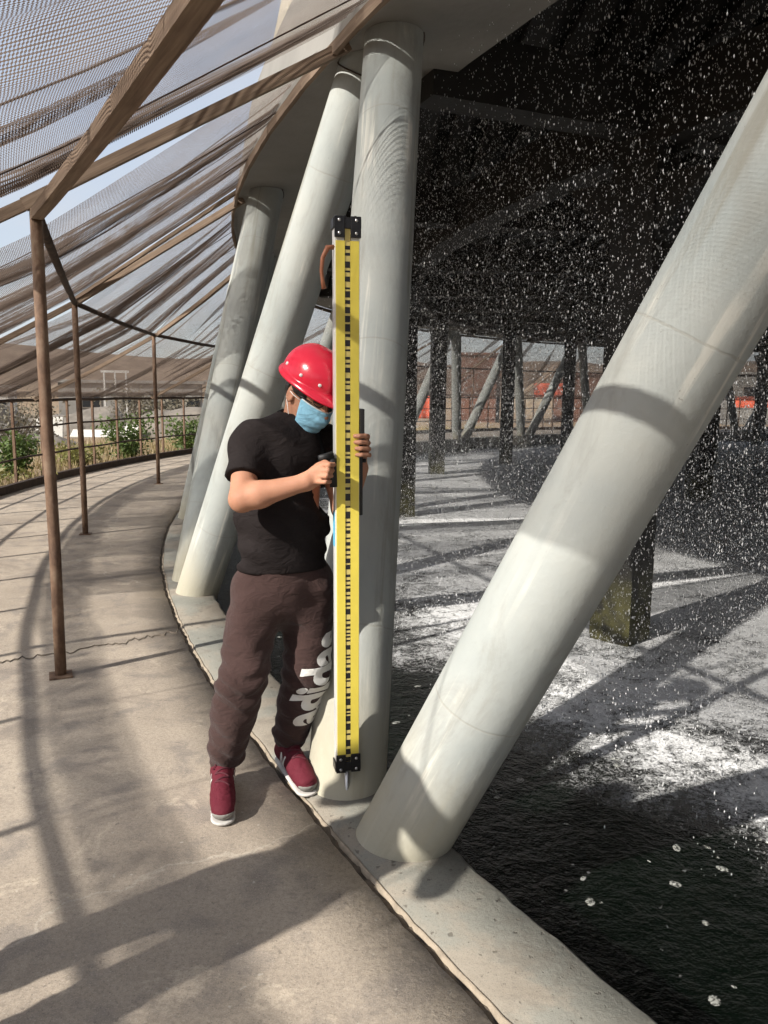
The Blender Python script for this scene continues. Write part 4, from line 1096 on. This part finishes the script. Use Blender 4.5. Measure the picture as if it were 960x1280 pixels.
mb = MB(); mb.tube([(0.0, 0.008, 0.0), (0.0, 0.008, 0.01), (0.0, 0.008, 0.02), (0, 0.008, 0.12)], [0.012, 0.013, 0.0085, 0.0085], 14); mb.obj('foot_spigot', 'steel', rod, True)
mb = MB(); mb.tube([(-0.04, 0.0, 1.905), (-0.062, -0.002, 1.903), (-0.078, 0.0, 1.872), (-0.082, 0.004, 1.83), (-0.078, 0.006, 1.80), (-0.074, 0.004, 1.775)], [0.008, 0.009, 0.007, 0.006, 0.006, 0.008], 8); mb.obj('carry_strap', 'strap_brown', rod, True)
MB().box((-0.0425, 0.012, 0.985), (0.0012, 0.030, 0.12)).obj('sticker', 'sticker_blue', rod)
for side in (-1, 1):      # folding grips and the bubble housing on the back
    mb = MB(); mb.tube([(side * 0.044, 0.018, 1.215), (side * 0.060, 0.016, 1.215), (side * 0.066, 0.010, 1.215)], 0.007, 10)
    mb.obj('grip_bracket', 'black_metal', rod, True)
mb = MB(); mb.tube([(-0.046, -0.006, 1.130), (-0.052, -0.008, 1.225)], [0.013, 0.015], 14); mb.tube([(-0.050, -0.010, 1.236), (-0.098, -0.020, 1.228)], [0.014, 0.010], 12); mb.obj('grip', 'black_rubber', rod, True)
MB().box((0.050, 0.010, 1.335), (0.016, 0.05, 0.11)).obj('bubble_housing', 'black_rubber', rod, bevel=0.003)
MB().box((0.048, 0.014, 1.16), (0.012, 0.04, 0.26)).obj('grip_rail', 'black_rubber', rod, bevel=0.003)

# ---- a second person stands left of the camera; only the shadow reaches the picture
ob = empty('person', (-1.33, 1.28, 0)); tag(ob, 'person standing outside the picture at left whose shadow falls across the foreground', 'person')
def off(d): return {k: (v[0] - 1.33, v[1] + 1.28, v[2]) for k, v in d.items()}
JO = off(dict(rhip=(-.07, .07, .84), lhip=(.07, -.07, .84), rknee=(-.09, .10, .46), lknee=(.10, -.06, .46), rank=(-.09, .09, .10), lank=(.10, -.10, .10), pelvis=(0, 0, .93), waist=(0, 0, 1.06), hem=(0, 0, .88), chest=(0, 0, 1.27), neck=(.01, .01, 1.45),
          head=(.04, .03, 1.585), rsh=(-.12, .14, 1.38), lsh=(.12, -.14, 1.38), relb=(-.12, .27, 1.12), rwri=(.07, .30, 1.10), lelb=(.20, -.24, 1.12), lwri=(.28, -.02, 1.12)))
def plain_hand(w, d):
    w = np.array(w); d = N3(d); u = np.array([0, 0, 1.0]); p1 = w + d * 0.06
    fs = [([w + d * 0.04 + u * (0.02 - 0.014 * i), p1 + d * 0.03 + u * (0.026 - 0.018 * i), p1 + d * 0.055 + u * (0.024 - 0.018 * i) - np.cross(d, u) * 0.01], 0.0095) for i in range(4)]
    fs.append(([w + d * 0.015 + u * 0.02, w + d * 0.05 + u * 0.045, w + d * 0.075 + u * 0.05], 0.0105))
    return dict(c=p1, palm=(w, p1), M=np.stack([u, np.cross(d, u), -d], 1), fingers=fs)
build_person(JO, ob, [plain_hand(JO['rwri'], (0.9, -0.1, 0.05)), plain_hand(JO['lwri'], (0.4, 0.6, 0.1))], (0.80, 0.50, -0.25), (0.2, 0.1, 0.95), False, dict(r=(0.8, 0.55), l=(0.85, 0.5)), False)

# ------------------------------------------------------------------ beyond the railing
def grd(x, y):
    r = math.hypot(x - OX, y - OY); th = math.degrees(math.atan2(OY - y, OX - x)); return terrain_z(r, th)
def shrub(x, y, h, w, label, leaf='leaf_green', n=900, group=None, seed=0, stems=6, lsz=0.05):
    g = np.random.default_rng(seed); z0 = grd(x, y) - 0.03
    root = empty('shrub', (x, y, z0)); tag(root, label, 'shrub', group)
    m = MB(); tips = []
    for i in range(stems):
        a = g.uniform(0, 2 * PI); q = g.uniform(0.2, 1.0) * w * 0.5; hh = h * g.uniform(0.6, 1.0)
        p1 = Vector((math.cos(a) * q * 0.4, math.sin(a) * q * 0.4, hh * 0.5)); p2 = Vector((math.cos(a) * q, math.sin(a) * q, hh)); m.tube([(0, 0, 0), p1, p2], [0.014, 0.009, 0.003], 5); tips.append((p1, p2))
    m.obj('stem', 'bark', root, True)
    k = len(tips); ti = g.integers(0, k, n); t = g.uniform(-0.6, 1.05, n)
    p1 = np.array([tips[i][0] for i in ti]); p2 = np.array([tips[i][1] for i in ti])
    C = p1 + (p2 - p1) * t[:, None]; C += g.normal(size=(n, 3)) * np.array([w * 0.13, w * 0.13, h * 0.07]); C[:, 2] = np.abs(C[:, 2])
    u = g.normal(size=(n, 3)); u /= np.linalg.norm(u, axis=1, keepdims=True); v = np.cross(u, g.normal(size=(n, 3))); v /= np.linalg.norm(v, axis=1, keepdims=True)
    s = g.uniform(0.6, 1.3, n)[:, None] * lsz
    V = np.stack([C - u * s, C + v * s * 0.45, C + u * s, C - v * s * 0.45], 1).reshape(-1, 3); F = np.arange(n * 4).reshape(n, 4)
    np_obj('foliage', V, F, leaf, root, False); return root
GS = 'shrubs outside the railing'
shrub(-6.4, 13.6, 0.95, 0.8, 'tall leafy green shrub just outside the railing behind the nearest pole', seed=1, group=GS, n=1300)
shrub(-5.6, 17.3, 1.10, 1.2, 'bushy bright green shrub outside the railing left of the third pole', seed=2, group=GS, n=1500)
shrub(-4.9, 19.6, 0.95, 1.5, 'dark green spreading shrub outside the railing beside the far pale column', seed=3, group=GS, n=1500)
shrub(-4.3, 21.5, 0.9, 1.4, 'low green shrub half hidden behind the far pale column', seed=4, group=GS, n=1200)
shrub(-6.3, 16.0, 0.55, 1.3, 'low yellowish weed clump outside the railing between two shrubs', 'leaf_yellow', seed=5, group=GS, n=900)
shrub(-6.6, 12.2, 0.35, 1.6, 'short yellow weeds at the railing foot near the left edge', 'leaf_yellow', seed=6, group=GS, n=700)
shrub(-9.0, 19.0, 1.5, 2.4, 'grey leafless thicket behind the railing left of the nearest pole', 'leaf_grey', seed=7, n=1600, stems=14)
shrub(-8.2, 29.0, 2.0, 4.0, 'wide grey dry bush behind the green shrubs near the pale column', 'leaf_grey', seed=8, n=3200, stems=20, lsz=0.07)
shrub(-12.5, 22.0, 1.2, 2.6, 'grey brown dry brush by the rubble at the left edge', 'leaf_grey', seed=9, n=1600, stems=12, lsz=0.06)
# dry grass tufts as one mass
g = np.random.default_rng(77); n = 26000
rr = 22.95 + np.abs(g.normal(0, 4.0, n)); tt = np.radians(g.uniform(-60, 26, n)); X = OX - rr * np.cos(tt); Y = OY - rr * np.sin(tt)
Z = np.array([-0.12 - 0.5 * sstep(23.5, 40, r) for r in rr]) - 0.04
hh = g.uniform(0.08, 0.30, n); dx = g.normal(0, 0.06, n); dy = g.normal(0, 0.06, n); wx = g.normal(0, 0.012, n); wy = g.normal(0, 0.012, n)
V = np.stack([np.stack([X - wx, Y - wy, Z], -1), np.stack([X + wx, Y + wy, Z], -1), np.stack([X + dx, Y + dy, Z + hh], -1)], 1).reshape(-1, 3)
o = np_obj('dry_grass', V, np.arange(n * 3).reshape(n, 3), 'dry_grass', None, False); tag(o, 'dry yellow grass on the bare earth beyond the railing', 'grass', kind='stuff')

def shed(name, x, y, w, d, h, rz, wall, label, roof='grey_wall', cat='building', door=True, win=3):
    z0 = grd(x, y) - 0.2; root = empty(name, (x, y, z0), rz); tag(root, label, cat)
    MB().box((0, 0, h / 2), (w, d, h)).obj('wall', wall, root)
    m = MB(); m.box((0, 0, h + 0.08), (w + 0.4, d + 0.4, 0.16)); m.obj('roof', roof, root)
    for i in range(win):
        x_ = -w / 2 + w * (i + 0.8) / (win + 0.6)
        f = MB().box((x_, -d / 2 - 0.02, h * 0.62), (w / win * 0.42, 0.06, h * 0.34)).obj('window', 'rubble', root)
        MB().box((x_, -d / 2 - 0.045, h * 0.62), (w / win * 0.36, 0.03, h * 0.28)).obj('pane', 'window_dark', f)
    if door: MB().box((w * 0.44, -d / 2 - 0.03, h * 0.36), (w * 0.09, 0.05, h * 0.7)).obj('door', 'window_dark', root)
    return root
shed('shed', -14.5, 46, 7.5, 5, 2.5, rad(12), 'grey_wall', 'low grey flat-roofed shed seen through the net behind the poles')
shed('shed', -24.0, 44, 6.0, 5, 2.3, rad(20), 'pale_slab', 'pale low shed behind the net at the far left', 'pale_slab')
shed('shed', -9.0, 62, 9.0, 5, 2.6, rad(5), 'rubble', 'long pale shed behind the net beside the pale columns', 'grey_wall')
shed('brick_building', 7.2, 62, 3.0, 4, 5.2, rad(0), 'brick_red', 'small red brown brick block seen through the tower between far columns', 'brick_red', win=0)
shed('brick_building', 16.5, 66, 4.0, 4, 4.0, rad(0), 'brick_red', 'low red brick block at the right beyond the far pillars', 'brick_red', win=0)
shed('shed', 27.5, 56, 7.0, 4, 3.6, rad(-15), 'grey_wall', 'grey shed beyond the basin at the right edge')
gt = empty('gantry', (-13.6, 40, grd(-13.6, 40))); tag(gt, 'white painted steel gantry frame in front of the grey shed', 'gantry')
for x in (-0.55, 0.0, 0.55): MB().box((x, 0, 1.45), (0.08, 0.08, 2.9)).obj('leg', 'gantry_grey', gt)
MB().box((0, 0, 2.86), (1.4, 0.10, 0.11)).obj('beam', 'gantry_grey', gt)
def slab(x, y, w, h, tilt, rz, label):
    z0 = grd(x, y); M3 = Matrix.Rotation(rz, 3, 'Z') @ Matrix.Rotation(tilt, 3, 'X')
    m = MB().box((0, 0, 0), (w, 0.10, h), M3); o = m.obj('concrete_slab', 'pale_slab', None, bevel=0.02); o.location = (x, y, z0 + h * 0.5 * math.cos(tilt)); tag(o, label, 'slab', 'pale slabs dumped beyond the railing')
slab(-10.0, 23.5, 0.75, 0.85, rad(-18), rad(12), 'white slab leaning on the rubble behind the nearest pole')
slab(-8.4, 26.0, 0.55, 0.55, rad(-24), rad(-15), 'small tilted white slab above the middle shrub')
slab(-11.6, 21.5, 1.8, 0.55, rad(-60), rad(25), 'long pale slab lying low at the left edge beyond the railing')
slab(-12.8, 25.0, 2.2, 0.5, rad(-66), rad(10), 'pale flat slab on the heap higher up at the left edge')
slab(-9.6, 19.5, 1.4, 0.5, rad(-58), rad(30), 'pale slab lying behind the lower rail at the left')
slab(-11.0, 30.0, 1.9, 0.45, rad(-55), rad(0), 'pale slab lying across the rubble beside the white gantry')
def heap(x, y, w, h, label, mat='rubble', seed=0):
    g = np.random.default_rng(seed); wv = Waves(14, 1.2, 6.0, seed + 50); nu, nv = 40, 14; P = np.zeros((nu, nv, 3)); z0 = grd(x, y) - 0.15
    for i in range(nu):
        a = 2 * PI * i / nu
        for j in range(nv):
            t = j / (nv - 1); r_ = w * (1 - t); P[i, j] = [math.cos(a) * r_, math.sin(a) * r_ * 0.6, h * (1 - (1 - t) ** 2)]
    nz = wv(P.reshape(-1, 3)).reshape(nu, nv); P[:, :, 2] += nz * h * 0.14; P[:, :, 0] += nz * 0.12
    o = grid_obj('rubble_heap', P, mat, None, True, False); o.location = (x, y, z0); tag(o, label, 'rubble heap', 'rubble heaps beyond the railing')
heap(-12.0, 23.5, 3.2, 0.95, 'pale rubble heap beyond the railing at the left edge', 'rubble', 1)
heap(-7.0, 27.5, 2.6, 1.25, 'grey rubble mound behind the shrubs near the pale column', 'rubble', 2)
heap(-18.5, 34.0, 5.0, 1.6, 'long grey rubble heap below the pale shed', 'rubble', 3)
heap(-12.5, 33.5, 3.5, 1.2, 'rubble heap at the foot of the white gantry', 'rubble', 4)
# orange sheets beyond the far side of the tower
def tarp(x, y, w, h, z, rz, label):
    root = empty('orange_banner', (x, y, z), rz); tag(root, label, 'banner', 'orange banners beyond the tower')
    nu, nv = 16, 8; P = np.zeros((nu, nv, 3))
    for i in range(nu):
        for j in range(nv): P[i, j] = [(i / (nu - 1) - 0.5) * w, 0.06 * math.sin(i * 1.1) + 0.02 * math.sin(j * 2), h * j / (nv - 1)]
    grid_obj('sheet', P, 'orange_tarp', root, False, True, 0.01)
    gz = grd(x, y)
    for s in (-1, 1): MB().box((s * w / 2, 0.05, (h - (z - gz)) / 2 + 0.02), (0.08, 0.08, h + (z - gz) + 0.1)).obj('post', 'dark_pipe', root)
tarp(1.55, 40.0, 1.6, 1.15, 0.15, rad(0), 'orange red sheet beyond the tower just right of the central column')
tarp(9.6, 46.0, 1.9, 0.8, 1.25, rad(-10), 'orange red sheet raised on posts beyond the middle far pillars')
tarp(22.5, 46.5, 3.6, 0.65, 0.75, rad(-20), 'long red sheet beyond the basin at the right edge')

# ------------------------------------------------------------------ falling water, splashes, foam
BI = (np.array([[1, 0, 0], [-0.5, 0.87, 0], [-0.5, -0.87, 0], [0, 0, 1], [0, 0, -1]], float), np.array([[0, 1, 3], [1, 2, 3], [2, 0, 3], [1, 0, 4], [2, 1, 4], [0, 2, 4]]))
TE = (np.array([[1, 0, -0.5], [-0.6, 0.9, -0.5], [-0.6, -0.9, -0.5], [0, 0, 1]], float), np.array([[0, 1, 3], [1, 2, 3], [2, 0, 3], [1, 0, 2]]))
OC = (np.array([[1, 0, .45], [0, 1, .45], [-1, 0, .45], [0, -1, .45], [1, 0, -.45], [0, 1, -.45], [-1, 0, -.45], [0, -1, -.45], [0, 0, 1.1], [0, 0, -1.1]], float),
      np.array([[0, 1, 8], [1, 2, 8], [2, 3, 8], [3, 0, 8], [5, 4, 9], [6, 5, 9], [7, 6, 9], [4, 7, 9], [0, 4, 1], [1, 4, 5], [1, 5, 2], [2, 5, 6], [2, 6, 3], [3, 6, 7], [3, 7, 0], [0, 7, 4]]))
def octas(C, r, el, mat, name, label, cat):
    d = np.hypot(C[:, 0], C[:, 1]); Vs = []; Fs = []; off_ = 0
    for (base, f), sel in ((BI, d < 6.5), (TE, d >= 6.5)):
        n = int(sel.sum()); c_, r_, e_ = C[sel], r[sel], el[sel]; rot = g.uniform(0, 6.28, n); ca, sa = np.cos(rot), np.sin(rot)
        B = np.stack([base[None, :, 0] * ca[:, None] - base[None, :, 1] * sa[:, None], base[None, :, 0] * sa[:, None] + base[None, :, 1] * ca[:, None], base[None, :, 2] * e_[:, None]], -1)
        Vs.append((c_[:, None, :] + B * r_[:, None, None]).reshape(-1, 3)); Fs.append((f[None] + len(base) * np.arange(n)[:, None, None]).reshape(-1, 3) + off_); off_ += n * len(base)
    o = np_obj(name, np.concatenate(Vs), np.concatenate(Fs), mat, None, True); tag(o, label, cat, kind='stuff'); return o
g = np.random.default_rng(11)
def basin_points(n, rmax=18.55, near=True):
    out = []; tot = 0
    while tot < n:
        Y = g.uniform(0.5, 30, 4 * n) ; X = g.uniform(-1.5, 16, 4 * n); R = np.hypot(X - OX, Y - OY)
        dirr = X / np.maximum(Y, 0.3)
        soft = R + np.abs(g.normal(0, 0.18, 4 * n)) < rmax
        ok = soft & (dirr < 0.64) & (Y > 0.6); P = np.stack([X[ok], Y[ok]], 1); out.append(P); tot += len(P)
    return np.concatenate(out)[:n]
P = basin_points(1600000, 18.85); P = P[np.hypot(P[:, 0], P[:, 1]) < 7.0][:75000]; n = len(P)
Zr = g.uniform(WATER_Z, 3.70, n); C = np.column_stack([P, Zr]); r = np.clip(g.lognormal(math.log(0.0018), 0.42, n), 0.0009, 0.0040)
octas(C, r, g.uniform(1.3, 3.6, n), 'drop', 'falling_drops', 'white water drops raining from the dark fill close to the near columns', 'water drops')
# farther in, the same rain as a repeated block of drops one metre square and as tall as the fall
n = 4500; C = np.column_stack([g.uniform(-0.5, 0.5, n), g.uniform(-0.5, 0.5, n), g.uniform(WATER_Z, 3.70, n)]); r = np.clip(g.lognormal(math.log(0.0022), 0.45, n), 0.001, 0.006)
B = C[:, None, :] + TE[0][None] * r[:, None, None] * np.stack([np.ones(n), np.ones(n), g.uniform(1.0, 2.0, n)], 1)[:, None, :]
rain = np_obj('rain_curtain', B.reshape(-1, 3), (TE[1][None] + 4 * np.arange(n)[:, None, None]).reshape(-1, 3), 'drop', None, True)
tag(rain, 'dense veil of falling water drops across the middle of the basin', 'water drops', kind='stuff')
gn = bpy.data.node_groups.new('rain_blocks', 'GeometryNodeTree'); gn.interface.new_socket('Geometry', in_out='INPUT', socket_type='NodeSocketGeometry'); gn.interface.new_socket('Geometry', in_out='OUTPUT', socket_type='NodeSocketGeometry')
def gnn(t, **k):
    nd = gn.nodes.new(t)
    for a_, b_ in k.items(): setattr(nd, a_, b_)
    return nd
gi = gnn('NodeGroupInput'); go = gnn('NodeGroupOutput'); mg = gnn('GeometryNodeMeshGrid')
mg.inputs['Size X'].default_value = 17; mg.inputs['Size Y'].default_value = 30; mg.inputs['Vertices X'].default_value = 18; mg.inputs['Vertices Y'].default_value = 31
tg = gnn('GeometryNodeTransform'); tg.inputs['Translation'].default_value = (7.6, 15.2, 0); gn.links.new(mg.outputs[0], tg.inputs['Geometry'])
ps = gnn('GeometryNodeInputPosition'); sx_ = gnn('ShaderNodeSeparateXYZ'); gn.links.new(ps.outputs[0], sx_.inputs[0])
def gm(op, a, b):
    nd = gnn('ShaderNodeMath', operation=op)
    for k_, v_ in enumerate((a, b)):
        if isinstance(v_, (int, float)): nd.inputs[k_].default_value = v_
        else: gn.links.new(v_, nd.inputs[k_])
    return nd.outputs[0]
X_, Y_ = sx_.outputs[0], sx_.outputs[1]; dx_ = gm('SUBTRACT', X_, OX); dy_ = gm('SUBTRACT', Y_, OY)
out_ = gm('GREATER_THAN', gm('ADD', gm('MULTIPLY', dx_, dx_), gm('MULTIPLY', dy_, dy_)), 18.15 ** 2)
near_ = gm('LESS_THAN', gm('ADD', gm('MULTIPLY', X_, X_), gm('MULTIPLY', Y_, Y_)), 6.6 ** 2)
side_ = gm('GREATER_THAN', X_, gm('MULTIPLY_ADD', Y_, 0.66)) if False else gm('GREATER_THAN', gm('SUBTRACT', X_, gm('MULTIPLY', Y_, 0.66)), 0.6)
dg_ = gnn('GeometryNodeDeleteGeometry'); gn.links.new(tg.outputs[0], dg_.inputs[0]); gn.links.new(gm('MAXIMUM', gm('MAXIMUM', out_, near_), side_), dg_.inputs['Selection'])
rv = gnn('FunctionNodeRandomValue', data_type='INT'); rv.inputs['Min'].default_value = 0; rv.inputs['Max'].default_value = 3
rv_i = [s_ for s_ in rv.inputs if s_.type == 'INT' and s_.name in ('Min', 'Max')]; rv_i[0].default_value = 0; rv_i[1].default_value = 3
cx = gnn('ShaderNodeCombineXYZ'); gn.links.new(gm('MULTIPLY', [o_ for o_ in rv.outputs if o_.type == 'INT'][0], PI / 2), cx.inputs[2])
ip = gnn('GeometryNodeInstanceOnPoints'); gn.links.new(dg_.outputs[0], ip.inputs['Points']); gn.links.new(gi.outputs[0], ip.inputs['Instance']); gn.links.new(cx.outputs[0], ip.inputs['Rotation'])
gn.links.new(ip.outputs[0], go.inputs[0]); md = rain.modifiers.new('blocks', 'NODES'); md.node_group = gn
# splash droplets leaping from the surface
P = basin_points(160000, 18.45); n = len(P)
Zs = WATER_Z + np.abs(g.normal(0, 0.05, n)); C = np.column_stack([P, Zs]); r = np.clip(g.lognormal(math.log(0.0030), 0.45, n), 0.0012, 0.0075)
octas(C, r, g.uniform(0.7, 2.2, n), 'drop', 'splash_drops', 'white splashes leaping where the drops hit the basin water', 'splashes')
# foam flecks adrift on the quiet water by the kerb
V = []; F = []; gg = random.Random(3)
for i in range(240):
    th = gg.uniform(14, 36); rr_ = gg.uniform(17.6, 19.65); c = pol(rr_, th, WATER_Z + 0.0022); a = gg.uniform(0, PI); sz = gg.choice([0.004, 0.005, 0.006, 0.008, 0.010, 0.016]) ; b0_ = len(V); m = 14
    for k in range(m):
        an = 2 * PI * k / m; q = sz * (1 + 0.12 * math.sin(2 * an + i) + gg.uniform(-0.03, 0.03)); x_, y_ = q * 1.5 * math.cos(an), q * math.sin(an)
        V.append(c + Vector((x_ * math.cos(a) - y_ * math.sin(a), x_ * math.sin(a) + y_ * math.cos(a), 0)))
    V.append(c + Vector((0, 0, 0.004))); F += [(b0_ + k, b0_ + (k + 1) % m, b0_ + m) for k in range(m)]
o = mesh_obj('foam_flecks', V, F, 'film'); tag(o, 'pale foam flecks drifting on the dark water beside the kerb', 'foam', kind='stuff')

# spray hanging over the basin
t = NT('spray'); pv = t.n('VolumePrincipled'); pv.inputs['Color'].default_value = (0.92, 0.94, 0.97, 1); pv.inputs['Density'].default_value = 0.007; pv.inputs['Anisotropy'].default_value = 0.3
t.l(pv.outputs[0], t.out.inputs['Volume']); MAT['spray'] = t.m
V = []; F = []; m = 72
for z_ in (WATER_Z + 0.01, 3.0): V += [pol(18.3, 360.0 * k / m, z_) for k in range(m)]
F = [tuple(range(m)), tuple(range(2 * m - 1, m - 1, -1))] + [(k, m + k, m + (k + 1) % m, (k + 1) % m) for k in range(m)]
o = mesh_obj('spray_mist', V, F, 'spray'); tag(o, 'thin pale spray hanging over the basin under the tower', 'mist', kind='stuff')
bm = bmesh.new(); bm.from_mesh(o.data); bmesh.ops.recalc_face_normals(bm, faces=bm.faces); bm.to_mesh(o.data); bm.free()
